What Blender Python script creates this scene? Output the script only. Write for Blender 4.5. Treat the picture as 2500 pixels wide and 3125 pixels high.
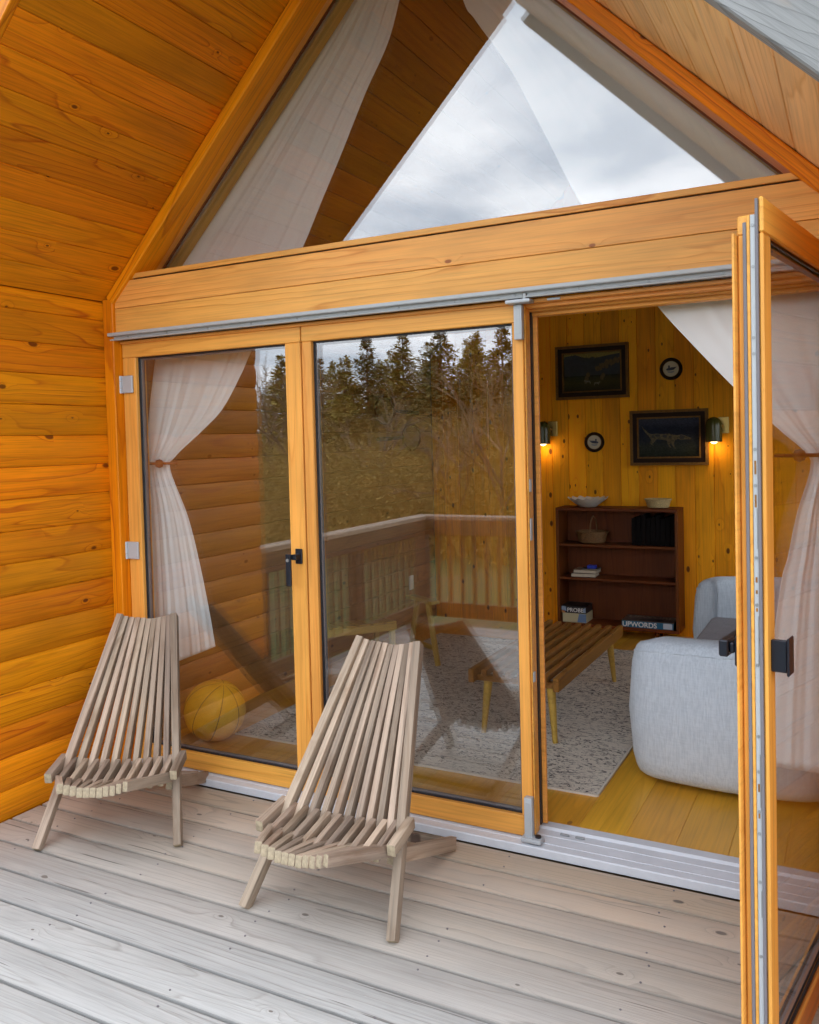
import bpy, bmesh, math, random
from mathutils import Vector, Matrix, noise as mnoise
R = math.radians
rnd = random.Random(7)
sc = bpy.context.scene
for o in list(bpy.data.objects): bpy.data.objects.remove(o)
COL = sc.collection

# ------------------------------------------------------------------ camera
def cam_axes(yaw, pitch, roll):
    f = Vector((-math.sin(yaw)*math.cos(pitch), math.cos(yaw)*math.cos(pitch), math.sin(pitch)))
    r = Vector((math.cos(yaw), math.sin(yaw), 0)); u = r.cross(f)
    c, s = math.cos(roll), math.sin(roll)
    return f, c*r+s*u, -s*r+c*u
F_, R_, U_ = cam_axes(R(27.680), R(-1.916), R(-1.454))
cd = bpy.data.cameras.new('camera'); cam = bpy.data.objects.new('camera', cd); COL.objects.link(cam)
cam.matrix_world = Matrix(((R_.x, U_.x, -F_.x, 2.127), (R_.y, U_.y, -F_.y, -3.0711), (R_.z, U_.z, -F_.z, 1.5835), (0, 0, 0, 1)))
cd.sensor_fit = 'VERTICAL'; cd.sensor_height = 36.0; cd.sensor_width = 36.0
cd.lens = 2612.33/3125*36.0
cd.shift_x = 0.0; cd.shift_y = -133.1/3125
cd.clip_start = 0.02; cd.clip_end = 500
sc.camera = cam

# ------------------------------------------------------------------ world, sun, exposure
SUN_EL, SUN_AZ = 32.0, 300.0          # azimuth clockwise from +Y
w = bpy.data.worlds.new('World'); sc.world = w; w.use_nodes = True
nt = w.node_tree; nt.nodes.clear()
def N(t, typ, **kw):
    n = t.nodes.new(typ)
    for k, v in kw.items():
        if k.startswith('i_'):
            key = k[2:]; key = int(key) if key.isdigit() else key
            n.inputs[key].default_value = v
        else: setattr(n, k, v)
    return n
out = N(nt, 'ShaderNodeOutputWorld'); bg = N(nt, 'ShaderNodeBackground', i_Strength=0.15)
sky = N(nt, 'ShaderNodeTexSky', sky_type='NISHITA', sun_disc=False, sun_elevation=R(SUN_EL), sun_rotation=R(SUN_AZ), air_density=1.0, dust_density=2.0, ozone_density=1.0)
tc = N(nt, 'ShaderNodeTexCoord'); sep = N(nt, 'ShaderNodeSeparateXYZ'); nt.links.new(tc.outputs['Generated'], sep.inputs[0])
za = N(nt, 'ShaderNodeMath', operation='MAXIMUM', i_1=0.0); nt.links.new(sep.outputs[2], za.inputs[0])
zb = N(nt, 'ShaderNodeMath', operation='ADD', i_1=0.22); nt.links.new(za.outputs[0], zb.inputs[0])
dx = N(nt, 'ShaderNodeMath', operation='DIVIDE'); dy = N(nt, 'ShaderNodeMath', operation='DIVIDE')
nt.links.new(sep.outputs[0], dx.inputs[0]); nt.links.new(zb.outputs[0], dx.inputs[1])
nt.links.new(sep.outputs[1], dy.inputs[0]); nt.links.new(zb.outputs[0], dy.inputs[1])
cmb = N(nt, 'ShaderNodeCombineXYZ'); nt.links.new(dx.outputs[0], cmb.inputs[0]); nt.links.new(dy.outputs[0], cmb.inputs[1])
n1 = N(nt, 'ShaderNodeTexNoise', i_Scale=1.7, i_Detail=5.0, i_Roughness=0.5, i_Distortion=0.2); nt.links.new(cmb.outputs[0], n1.inputs['Vector'])
cr = N(nt, 'ShaderNodeValToRGB'); cr.color_ramp.elements[0].position = 0.40; cr.color_ramp.elements[1].position = 0.62
cr.color_ramp.elements[0].color = (0.0, 0.0, 0.0, 1); cr.color_ramp.elements[1].color = (1, 1, 1, 1)
nt.links.new(n1.outputs[0], cr.inputs[0])
cm = N(nt, 'ShaderNodeMix', data_type='RGBA'); nt.links.new(cr.outputs[0], cm.inputs[0])
cm.inputs[7].default_value = (18.5, 19.2, 20.3, 1)
cg = N(nt, 'ShaderNodeMix', data_type='RGBA', i_0=0.72); cg.inputs[7].default_value = (11.5, 13.2, 15.6, 1); nt.links.new(sky.outputs[0], cg.inputs[6])
nt.links.new(cg.outputs[2], cm.inputs[6]); nt.links.new(cm.outputs[2], bg.inputs[0]); nt.links.new(bg.outputs[0], out.inputs[0])
sd = bpy.data.lights.new('sun', 'SUN'); sd.energy = 1.15; sd.angle = R(24); sd.color = (1.0, 0.93, 0.82)
so = bpy.data.objects.new('sun', sd); COL.objects.link(so)
sv = Vector((math.sin(R(SUN_AZ))*math.cos(R(SUN_EL)), math.cos(R(SUN_AZ))*math.cos(R(SUN_EL)), math.sin(R(SUN_EL))))
so.rotation_euler = sv.to_track_quat('Z', 'Y').to_euler()
so.location = sv*40
sc.view_settings.view_transform = 'Standard'; sc.view_settings.look = 'None'
sc.view_settings.exposure = 0.42; sc.view_settings.gamma = 1.0; sc.view_settings.use_curve_mapping = False
sc.render.engine = 'CYCLES'
cy = sc.cycles
cy.max_bounces = 9; cy.diffuse_bounces = 4; cy.glossy_bounces = 3; cy.transmission_bounces = 4; cy.transparent_max_bounces = 14
cy.use_adaptive_sampling = True; cy.adaptive_threshold = 0.035; cy.adaptive_min_samples = 24
cy.sample_clamp_indirect = 6.0; cy.caustics_reflective = False; cy.caustics_refractive = False
cy.use_denoising = True

# ------------------------------------------------------------------ materials
def new_mat(name):
    m = bpy.data.materials.new(name); m.use_nodes = True; t = m.node_tree; t.nodes.clear()
    o = N(t, 'ShaderNodeOutputMaterial'); b = N(t, 'ShaderNodeBsdfPrincipled'); t.links.new(b.outputs[0], o.inputs[0])
    return m, t, b, o
def L(t, a, b): t.links.new(a, b)
def math_(t, op, a, b=None, clamp=False):
    n = N(t, 'ShaderNodeMath', operation=op, use_clamp=clamp)
    for i, v in enumerate((a, b)):
        if v is None: continue
        if isinstance(v, (int, float)): n.inputs[i].default_value = v
        else: L(t, v, n.inputs[i])
    return n.outputs[0]
def mixc(t, fac, a, b, blend='MIX'):
    n = N(t, 'ShaderNodeMix', data_type='RGBA', blend_type=blend)
    for i, v in ((0, fac), (6, a), (7, b)):
        if isinstance(v, (int, float)): n.inputs[i].default_value = v
        elif isinstance(v, tuple): n.inputs[i].default_value = (*v, 1) if len(v) == 3 else v
        else: L(t, v, n.inputs[i])
    return n.outputs[2]
def ramp(t, fac, pts):
    n = N(t, 'ShaderNodeValToRGB'); e = n.color_ramp.elements
    while len(e) > 1: e.remove(e[-1])
    for i, (p, c) in enumerate(pts):
        el = e[0] if i == 0 else e.new(p)
        el.position = p; el.color = (*c, 1) if isinstance(c, tuple) else (c, c, c, 1)
    L(t, fac, n.inputs[0]); return n.outputs[0]
def dark_(c): return tuple(v*0.45 for v in c)
def wood(name, light, dark, knot, ring=9.0, knots=0.72, rough=0.45, coat=0.0, bump=0.12, vary=0.12, streak=0.16, brown=None, gscale=1.0, ringamt=0.75, blotch=None, length=0.55, spec=0.5, sscale=1.0, crack=0.0, edge=0.0, kscale=1.0):
    m, t, b, o = new_mat(name)
    tcn = N(t, 'ShaderNodeTexCoord'); oi = N(t, 'ShaderNodeObjectInfo'); rn = oi.outputs['Random']
    off = N(t, 'ShaderNodeCombineXYZ')
    L(t, math_(t, 'MULTIPLY', rn, 71.3), off.inputs[0]); L(t, math_(t, 'MULTIPLY', rn, 37.1), off.inputs[1]); L(t, math_(t, 'MULTIPLY', rn, 19.7), off.inputs[2])
    va = N(t, 'ShaderNodeVectorMath', operation='ADD'); L(t, tcn.outputs['Object'], va.inputs[0]); L(t, off.outputs[0], va.inputs[1])
    def mapped(sx, sy, sz):
        v = N(t, 'ShaderNodeVectorMath', operation='MULTIPLY', i_1=(sx*gscale, sy*gscale, sz*gscale)); L(t, va.outputs[0], v.inputs[0]); return v.outputs[0]
    kv = N(t, 'ShaderNodeTexVoronoi', i_Scale=1.0, i_Randomness=1.0, voronoi_dimensions='2D'); L(t, mapped(5.2*kscale, 9.5*kscale, 9.5*kscale), kv.inputs['Vector'])
    sepc = N(t, 'ShaderNodeSeparateColor'); L(t, kv.outputs['Color'], sepc.inputs[0])
    has = math_(t, 'GREATER_THAN', sepc.outputs[0], knots)
    kr = math_(t, 'ADD', math_(t, 'MULTIPLY', math_(t, 'POWER', sepc.outputs[1], 2.0), 0.085), 0.032)
    kd = math_(t, 'DIVIDE', kv.outputs['Distance'], kr)
    kmask = math_(t, 'MULTIPLY', has, math_(t, 'MULTIPLY', math_(t, 'SUBTRACT', 1.25, kd), 2.6, True), True)
    lift = math_(t, 'MULTIPLY', has, math_(t, 'POWER', 2.718, math_(t, 'MULTIPLY', kv.outputs['Distance'], -7.0)))
    nz = N(t, 'ShaderNodeTexNoise', i_Scale=1.0, i_Detail=1.2, i_Roughness=0.4, i_Distortion=0.35); L(t, mapped(length, 5.2, 3.0), nz.inputs['Vector'])
    wob = N(t, 'ShaderNodeTexNoise', i_Scale=1.0, i_Detail=1.0, i_Roughness=0.6); L(t, mapped(6.0, 26.0, 20.0), wob.inputs['Vector'])
    fld = math_(t, 'ADD', math_(t, 'ADD', nz.outputs[0], math_(t, 'MULTIPLY', lift, 0.20)), math_(t, 'MULTIPLY', wob.outputs[0], 0.028))
    fr = math_(t, 'FRACT', math_(t, 'MULTIPLY', fld, ring))
    rg = ramp(t, fr, [(0.0, 0.03), (0.55, 0.12), (0.84, 0.40), (0.93, 1.0), (0.975, 0.4), (1.0, 0.03)])
    bl = N(t, 'ShaderNodeTexNoise', i_Scale=1.0, i_Detail=2.0, i_Roughness=0.6); L(t, mapped(1.7, 6.0, 6.0), bl.inputs['Vector'])
    mk = ramp(t, bl.outputs[0], [(0.3, 0.25), (0.65, 1.0)])
    rfac = math_(t, 'MULTIPLY', math_(t, 'MULTIPLY', rg, mk), ringamt)
    st = N(t, 'ShaderNodeTexNoise', i_Scale=1.0, i_Detail=3.0, i_Roughness=0.75); L(t, mapped(1.8*sscale, 80.0*sscale, 75.0*sscale), st.inputs['Vector'])
    col = mixc(t, rfac, light, dark)
    sfac = ramp(t, st.outputs[0], [(0.25, 1.0-streak*1.6), (0.5, 1.0), (0.78, 1.0+streak)])
    col = mixc(t, 1.0, col, sfac, 'MULTIPLY')
    bfac = ramp(t, bl.outputs[0], [(0.25, 0.80), (0.5, 1.0), (0.8, 1.14)])
    col = mixc(t, 1.0, col, bfac, 'MULTIPLY')
    if blotch:
        bn = N(t, 'ShaderNodeTexNoise', i_Scale=1.0, i_Detail=5.0, i_Roughness=0.65); L(t, mapped(2.3, 8.0, 8.0), bn.inputs['Vector'])
        col = mixc(t, ramp(t, bn.outputs[0], [(0.52, 0.0), (0.72, 0.75)]), col, blotch)
    if brown:
        so_ = N(t, 'ShaderNodeSeparateColor'); L(t, oi.outputs['Color'], so_.inputs[0])
        wn = math_(t, 'MULTIPLY', math_(t, 'ADD', math_(t, 'MULTIPLY', bl.outputs[0], 1.4), 0.3), math_(t, 'SUBTRACT', 1.0, so_.outputs[0]), True)
        col = mixc(t, wn, col, mixc(t, rfac, brown, dark))
    if crack:
        ck = N(t, 'ShaderNodeTexNoise', i_Scale=1.0, i_Detail=2.0, i_Roughness=0.6); L(t, mapped(1.5, 60.0, 50.0), ck.inputs['Vector'])
        col = mixc(t, math_(t, 'MULTIPLY', ramp(t, ck.outputs[0], [(0.0, 1.0), (0.285, 1.0), (0.315, 0.0)]), crack), col, dark_(dark))
    if edge:
        sy = N(t, 'ShaderNodeSeparateXYZ'); L(t, tcn.outputs['Object'], sy.inputs[0])
        ed = math_(t, 'ADD', math_(t, 'ABSOLUTE', sy.outputs[1]), math_(t, 'MULTIPLY', math_(t, 'SUBTRACT', bl.outputs[0], 0.5), 0.012))
        col = mixc(t, ramp(t, math_(t, 'DIVIDE', ed, edge), [(0.92, 0.0), (1.0, 0.35)]), col, dark_(dark))
    col = mixc(t, math_(t, 'MULTIPLY', kmask, 0.9), col, knot)
    val = math_(t, 'ADD', 1.0-vary, math_(t, 'MULTIPLY', rn, 2*vary))
    hs = N(t, 'ShaderNodeHueSaturation'); L(t, col, hs.inputs['Color']); L(t, val, hs.inputs['Value'])
    L(t, math_(t, 'ADD', 0.494, math_(t, 'MULTIPLY', math_(t, 'FRACT', math_(t, 'MULTIPLY', rn, 9.7)), 0.012)), hs.inputs['Hue'])
    L(t, hs.outputs[0], b.inputs['Base Color'])
    L(t, math_(t, 'ADD', rough-0.06, math_(t, 'MULTIPLY', st.outputs[0], 0.14)), b.inputs['Roughness'])
    b.inputs['Specular IOR Level'].default_value = spec
    b.inputs['Coat Weight'].default_value = coat; b.inputs['Coat Roughness'].default_value = 0.30
    bp = N(t, 'ShaderNodeBump', i_Strength=bump, i_Distance=0.004)
    h = math_(t, 'ADD', math_(t, 'MULTIPLY', st.outputs[0], 0.6), math_(t, 'MULTIPLY', rfac, -0.35))
    L(t, math_(t, 'ADD', h, math_(t, 'MULTIPLY', kmask, 0.3)), bp.inputs['Height']); L(t, bp.outputs[0], b.inputs['Normal'])
    return m
def plain(name, col, rough=0.5, metal=0.0, spec=0.5, noise=0.0, nscale=20.0, bump=0.0, emit=None, es=0.0):
    m, t, b, o = new_mat(name)
    b.inputs['Roughness'].default_value = rough; b.inputs['Metallic'].default_value = metal; b.inputs['Specular IOR Level'].default_value = spec
    if noise or bump:
        tcn = N(t, 'ShaderNodeTexCoord'); nz = N(t, 'ShaderNodeTexNoise', i_Scale=nscale, i_Detail=4.0, i_Roughness=0.6); L(t, tcn.outputs['Object'], nz.inputs['Vector'])
        f = ramp(t, nz.outputs[0], [(0.3, 1.0-noise), (0.7, 1.0+noise)])
        L(t, mixc(t, 1.0, col, f, 'MULTIPLY'), b.inputs['Base Color'])
        if bump:
            bp = N(t, 'ShaderNodeBump', i_Strength=bump, i_Distance=0.003); L(t, nz.outputs[0], bp.inputs['Height']); L(t, bp.outputs[0], b.inputs['Normal'])
    else: b.inputs['Base Color'].default_value = (*col, 1)
    if emit: b.inputs['Emission Color'].default_value = (*emit, 1); b.inputs['Emission Strength'].default_value = es
    return m
def glass_mat(name):
    m = bpy.data.materials.new(name); m.use_nodes = True; t = m.node_tree; t.nodes.clear()
    o = N(t, 'ShaderNodeOutputMaterial'); tr = N(t, 'ShaderNodeBsdfTransparent', i_Color=(0.985, 0.99, 0.985, 1)); gl = N(t, 'ShaderNodeBsdfGlossy', i_Roughness=0.0)
    ge = N(t, 'ShaderNodeNewGeometry'); dt = N(t, 'ShaderNodeVectorMath', operation='DOT_PRODUCT'); L(t, ge.outputs['Incoming'], dt.inputs[0]); L(t, ge.outputs['Normal'], dt.inputs[1])
    c = math_(t, 'ABSOLUTE', dt.outputs['Value'])
    f5 = math_(t, 'POWER', math_(t, 'SUBTRACT', 1.0, c, True), 5.0)
    r1 = math_(t, 'ADD', 0.092, math_(t, 'MULTIPLY', f5, 0.36))
    k = math_(t, 'SUBTRACT', 1.0, r1)                      # each sheet of the sealed unit has two surfaces
    r2 = math_(t, 'SUBTRACT', 1.0, math_(t, 'MULTIPLY', k, k))
    mx = N(t, 'ShaderNodeMixShader'); L(t, r2, mx.inputs[0]); L(t, tr.outputs[0], mx.inputs[1]); L(t, gl.outputs[0], mx.inputs[2]); L(t, mx.outputs[0], o.inputs[0])
    return m
def cloth_mat(name, col, transl=0.10, transp=0.03):
    m = bpy.data.materials.new(name); m.use_nodes = True; t = m.node_tree; t.nodes.clear()
    o = N(t, 'ShaderNodeOutputMaterial'); d = N(t, 'ShaderNodeBsdfDiffuse', i_Color=(*col, 1)); tl = N(t, 'ShaderNodeBsdfTranslucent', i_Color=(*col, 1)); tp = N(t, 'ShaderNodeBsdfTransparent')
    tcn = N(t, 'ShaderNodeTexCoord'); nz = N(t, 'ShaderNodeTexNoise', i_Scale=300.0, i_Detail=1.0); L(t, tcn.outputs['Object'], nz.inputs['Vector'])
    bp = N(t, 'ShaderNodeBump', i_Strength=0.15, i_Distance=0.001); L(t, nz.outputs[0], bp.inputs['Height']); L(t, bp.outputs[0], d.inputs['Normal'])
    a = N(t, 'ShaderNodeMixShader', i_0=transl); L(t, d.outputs[0], a.inputs[1]); L(t, tl.outputs[0], a.inputs[2])
    b = N(t, 'ShaderNodeMixShader', i_0=transp); L(t, a.outputs[0], b.inputs[1]); L(t, tp.outputs[0], b.inputs[2]); L(t, b.outputs[0], o.inputs[0])
    return m
M = {}
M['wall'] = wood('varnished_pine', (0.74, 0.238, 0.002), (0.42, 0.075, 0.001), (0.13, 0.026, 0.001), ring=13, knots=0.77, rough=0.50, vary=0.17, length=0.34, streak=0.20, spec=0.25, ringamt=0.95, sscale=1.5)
M['pale_soffit'] = wood('pale_pine', (0.95, 0.60, 0.26), (0.70, 0.34, 0.08), (0.24, 0.08, 0.02), ring=13, knots=0.95, rough=0.5, vary=0.05, length=0.25, streak=0.12, spec=0.25)  # paler pine, used only on the right porch soffit
M['frame'] = wood('frame_pine', (0.80, 0.362, 0.070), (0.52, 0.155, 0.012), (0.25, 0.085, 0.02), ring=10, knots=0.99, rough=0.42, spec=0.35, vary=0.06, ringamt=0.55, streak=0.14, length=0.16)
M['beam'] = wood('beam_pine', (0.82, 0.385, 0.090), (0.52, 0.155, 0.012), (0.26, 0.07, 0.010), ring=15, knots=0.92, rough=0.42, spec=0.35, vary=0.05, streak=0.13, length=0.25, ringamt=0.85, sscale=1.4)
M['inner'] = wood('knotty_pine', (0.95, 0.375, 0.006), (0.62, 0.17, 0.002), (0.08, 0.018, 0.002), ring=9, knots=0.56, rough=0.6, vary=0.15, ringamt=0.6, length=0.3, spec=0.2)
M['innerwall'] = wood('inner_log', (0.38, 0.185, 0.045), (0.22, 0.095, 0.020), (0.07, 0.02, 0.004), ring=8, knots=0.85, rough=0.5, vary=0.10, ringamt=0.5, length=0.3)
M['ceiling'] = wood('shaded_ceiling', (0.30, 0.120, 0.010), (0.17, 0.06, 0.005), (0.06, 0.02, 0.006), ring=8, knots=0.85, rough=0.55, vary=0.12, ringamt=0.5, length=0.3)  # same pine darkened, the dimness under the roof put into its colour
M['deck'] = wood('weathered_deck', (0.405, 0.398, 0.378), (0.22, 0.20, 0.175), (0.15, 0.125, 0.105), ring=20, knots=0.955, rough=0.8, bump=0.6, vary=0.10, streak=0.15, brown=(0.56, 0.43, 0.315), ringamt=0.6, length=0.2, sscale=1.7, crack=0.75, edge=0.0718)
M['stick'] = wood('weathered_teak', (0.37, 0.280, 0.205), (0.16, 0.092, 0.050), (0.12, 0.07, 0.05), ring=5, knots=0.97, rough=0.75, bump=0.4, vary=0.36, streak=0.28, ringamt=0.6, blotch=(0.17, 0.088, 0.040), length=0.8, crack=0.6)
M['endgrain'] = plain('teak_endgrain', (0.36, 0.285, 0.185), 0.75, noise=0.25, nscale=90)
M['floor'] = wood('oak_floor', (0.72, 0.365, 0.036), (0.54, 0.24, 0.018), (0.25, 0.12, 0.03), ring=9, knots=0.97, rough=0.36, vary=0.08, ringamt=0.5, streak=0.12, length=0.3)
M['barge'] = wood('grey_barge', (0.265, 0.262, 0.258), (0.125, 0.125, 0.126), (0.16, 0.13, 0.12), ring=26, knots=0.90, rough=0.85, bump=0.5, vary=0.03, blotch=(0.34, 0.25, 0.18), ringamt=0.8, length=0.3, kscale=0.6, crack=0.5)
M['rail'] = wood('railing_wood', (0.11, 0.06, 0.030), (0.06, 0.033, 0.017), (0.1, 0.06, 0.04), ring=6, knots=0.9, rough=0.7, vary=0.12)
M['walnut'] = wood('dark_walnut', (0.17, 0.044, 0.008), (0.075, 0.017, 0.003), (0.05, 0.02, 0.01), ring=12, knots=0.99, rough=0.5, vary=0.08, spec=0.2)
M['table'] = wood('bench_wood', (0.30, 0.13, 0.028), (0.13, 0.048, 0.010), (0.1, 0.05, 0.02), ring=6, knots=0.95, rough=0.42, vary=0.18, spec=0.3)
M['pale'] = wood('pale_oak', (0.58, 0.35, 0.065), (0.44, 0.22, 0.035), (0.2, 0.1, 0.03), ring=5, knots=0.98, rough=0.45, vary=0.06)
M['alu'] = plain('aluminium', (0.43, 0.45, 0.46), 0.5, 0.1, noise=0.03, nscale=30)
M['alug'] = plain('aluminium_groove', (0.50, 0.52, 0.53), 0.5, 0.5)
M['thr'] = plain('threshold_grey', (0.60, 0.62, 0.66), 0.5, 0.0, noise=0.06, nscale=14)
M['gasket'] = plain('grey_gasket', (0.16, 0.145, 0.155), 0.6)
M['black'] = plain('black_gasket', (0.012, 0.012, 0.016), 0.45)
M['handle'] = plain('black_metal', (0.010, 0.013, 0.022), 0.35, 0.2)
M['steel'] = plain('steel', (0.30, 0.31, 0.31), 0.4, 0.5)
M['greycast'] = plain('grey_casting', (0.47, 0.495, 0.52), 0.45, 0.15)
M['glass'] = glass_mat('insulating_glass')
M['curtain'] = cloth_mat('curtain_cloth', (0.94, 0.955, 0.945))
M['slab'] = plain('sheathing', (0.30, 0.20, 0.11), 0.9)
M['roofing'] = plain('roofing', (0.05, 0.05, 0.055), 0.9, noise=0.2)

# ------------------------------------------------------------------ object helpers
WM = {}
def reg(o, mat4, parent):
    WM[o.name] = mat4.copy()
    if parent is not None:
        o.parent = parent; o.matrix_parent_inverse = WM[parent.name].inverted()
    o.matrix_basis = mat4
    return o
def tag(o, label=None, cat=None, group=None, kind=None):
    if label: o['label'] = label
    if cat: o['category'] = cat
    if group: o['group'] = group
    if kind: o['kind'] = kind
    return o
def empty(name, loc=(0, 0, 0), rz=0, parent=None):
    o = bpy.data.objects.new(name, None); COL.objects.link(o); o.empty_display_size = 0.1
    return reg(o, Matrix.Translation(loc) @ Matrix.Rotation(rz, 4, 'Z'), parent)
I4 = Matrix.Identity(4)
def link(name, me, mat, parent=None, mat4=I4, smooth=False):
    o = bpy.data.objects.new(name, me); COL.objects.link(o)
    if mat is not None and not me.materials: me.materials.append(mat)
    elif mat is not None and me.materials[0] != mat:
        o.material_slots[0].link = 'OBJECT'; o.material_slots[0].material = mat
    return reg(o, mat4, parent)
def smooth_me(me, angle=35):
    me.shade_smooth() if hasattr(me, 'shade_smooth') else None
    try: me.set_sharp_from_angle(angle=R(angle))
    except Exception: pass
class MB:
    def __init__(s): s.v = []; s.f = []; s.mi = []
    def add(s, vs, fs, mi=0):
        b = len(s.v); s.v += [tuple(x) for x in vs]; s.f += [tuple(b+i for i in f) for f in fs]; s.mi += [mi]*len(fs); return s
    def box(s, a, b, mi=0):
        (x0, y0, z0), (x1, y1, z1) = a, b
        return s.add([(x0,y0,z0),(x1,y0,z0),(x1,y1,z0),(x0,y1,z0),(x0,y0,z1),(x1,y0,z1),(x1,y1,z1),(x0,y1,z1)],
                     [(3,2,1,0),(4,5,6,7),(0,1,5,4),(1,2,6,5),(2,3,7,6),(3,0,4,7)], mi)
    def tube(s, p0, p1, r0, r1=None, n=8, mi=0, cap=True):
        p0, p1 = Vector(p0), Vector(p1); r1 = r0 if r1 is None else r1
        d = (p1-p0).normalized(); a = d.orthogonal().normalized(); b = d.cross(a)
        vs = [p0+(a*math.cos(2*math.pi*i/n)+b*math.sin(2*math.pi*i/n))*r0 for i in range(n)] + [p1+(a*math.cos(2*math.pi*i/n)+b*math.sin(2*math.pi*i/n))*r1 for i in range(n)]
        fs = [(i, (i+1) % n, n+(i+1) % n, n+i) for i in range(n)]
        if cap: fs += [tuple(range(n))[::-1], tuple(range(n, 2*n))]
        return s.add(vs, fs, mi)
    def lathe(s, prof, n=24, mi=0, c=(0, 0, 0)):
        vs = []; fs = []
        for (r, z) in prof:
            vs += [(c[0]+r*math.cos(2*math.pi*i/n), c[1]+r*math.sin(2*math.pi*i/n), c[2]+z) for i in range(n)]
        for k in range(len(prof)-1):
            fs += [(k*n+i, k*n+(i+1) % n, (k+1)*n+(i+1) % n, (k+1)*n+i) for i in range(n)]
        return s.add(vs, fs, mi)
    def poly(s, pts, mi=0): return s.add(pts, [tuple(range(len(pts)))], mi)
    def extr(s, prof, x0, x1, mi=0):      # profile in (y,z), extruded along x
        n = len(prof); vs = [(x0, y, z) for y, z in prof]+[(x1, y, z) for y, z in prof]
        fs = [(i, (i+1) % n, n+(i+1) % n, n+i) for i in range(n)]+[tuple(range(n))[::-1], tuple(range(n, 2*n))]
        return s.add(vs, fs, mi)
    def mesh(s, name, mats=(), bevel=0.0, smooth=None, seg=1):
        me = bpy.data.meshes.new(name); me.from_pydata(s.v, [], s.f)
        for m in mats: me.materials.append(m)
        if len(mats) > 1: me.polygons.foreach_set('material_index', s.mi)
        bm = bmesh.new(); bm.from_mesh(me); bmesh.ops.recalc_face_normals(bm, faces=bm.faces)
        if bevel: bmesh.ops.bevel(bm, geom=[e for e in bm.edges if len(e.link_faces) == 2 and e.calc_face_angle(0) > 0.5], offset=bevel, segments=seg, affect='EDGES', profile=0.6, clamp_overlap=True)
        bm.to_mesh(me); bm.free()
        if smooth: smooth_me(me, smooth)
        me.update(); return me
    def build(s, name, mat, parent=None, mat4=I4, bevel=0.0, smooth=None, seg=1):
        mats = mat if isinstance(mat, (list, tuple)) else [mat]
        return link(name, s.mesh(name, mats, bevel, smooth, seg), None, parent, mat4)
_cache = {}
def bar_mesh(l, w, t, bev, seg=1):
    k = ('bar', round(l, 4), round(w, 4), round(t, 4), bev, seg)
    if k not in _cache: _cache[k] = MB().box((-l/2, -w/2, -t/2), (l/2, w/2, t/2)).mesh('bar', (), bev, 40 if seg > 1 else None, seg)
    return _cache[k]
def frame_mat(c, x, y):
    x = Vector(x).normalized(); y = Vector(y); y = (y-x*y.dot(x)).normalized(); z = x.cross(y)
    return Matrix(((x.x, y.x, z.x, c[0]), (x.y, y.y, z.y, c[1]), (x.z, y.z, z.z, c[2]), (0, 0, 0, 1)))
def fresh(me, mat):
    """mesh data shared between alike pieces of one material"""
    k = ('m', me.name, mat.name)
    if k not in _cache:
        c = me.copy(); c.materials.clear(); c.materials.append(mat); _cache[k] = c
    return _cache[k]
def bar(name, p0, p1, w, t, wdir, mat, parent=None, bev=0.002, seg=1):
    p0, p1 = Vector(p0), Vector(p1)
    return link(name, fresh(bar_mesh((p1-p0).length, w, t, bev, seg), mat), None, parent, frame_mat((p0+p1)/2, p1-p0, wdir))
def block(name, a, b, mat, parent=None, axis='x', bev=0.002):
    """axis-aligned bar whose grain runs along the axis given"""
    a, b = Vector(a), Vector(b); c = (a+b)/2; s = b-a
    ax = {'x': (1, 0, 0), 'y': (0, 1, 0), 'z': (0, 0, 1)}[axis]
    rest = [d for d in 'xyz' if d != axis]
    dims = {'x': s.x, 'y': s.y, 'z': s.z}; wd = max(rest, key=lambda d: dims[d]); th = min((d for d in rest if d != wd), key=lambda d: dims[d])
    wv = {'x': (1, 0, 0), 'y': (0, 1, 0), 'z': (0, 0, 1)}[wd]
    return link(name, fresh(bar_mesh(dims[axis], dims[wd], dims[th], bev), mat), None, parent, frame_mat(c, ax, wv))
def log_mesh(l, w, t, bulge):
    k = ('log', round(l, 4), round(w, 4), t, bulge)
    if k not in _cache:
        pr = [(-w/2+0.001, -t/2), (w/2-0.001, -t/2), (w/2-0.0006, t/2-0.0032)]
        for i in range(9):
            a = 1-2*i/8; pr.append((a*(w/2-0.0035), t/2+bulge*(1-abs(a)**2.6)))
        pr += [(-w/2+0.0006, t/2-0.0032)]
        _cache[k] = MB().extr(pr, -l/2, l/2).mesh('plank', (), 0, 30)
    return _cache[k]
def logplank(p0, p1, w, t, wdir, mat, parent, bulge):
    """plank whose visible face (local +z) lies on the line p0-p1"""
    p0, p1 = Vector(p0), Vector(p1); m = frame_mat((p0+p1)/2, p1-p0, wdir)
    m = m @ Matrix.Translation((0, 0, -t/2-bulge))
    return link('plank', fresh(log_mesh((p1-p0).length, w, t, bulge), mat), None, parent, m)

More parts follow.
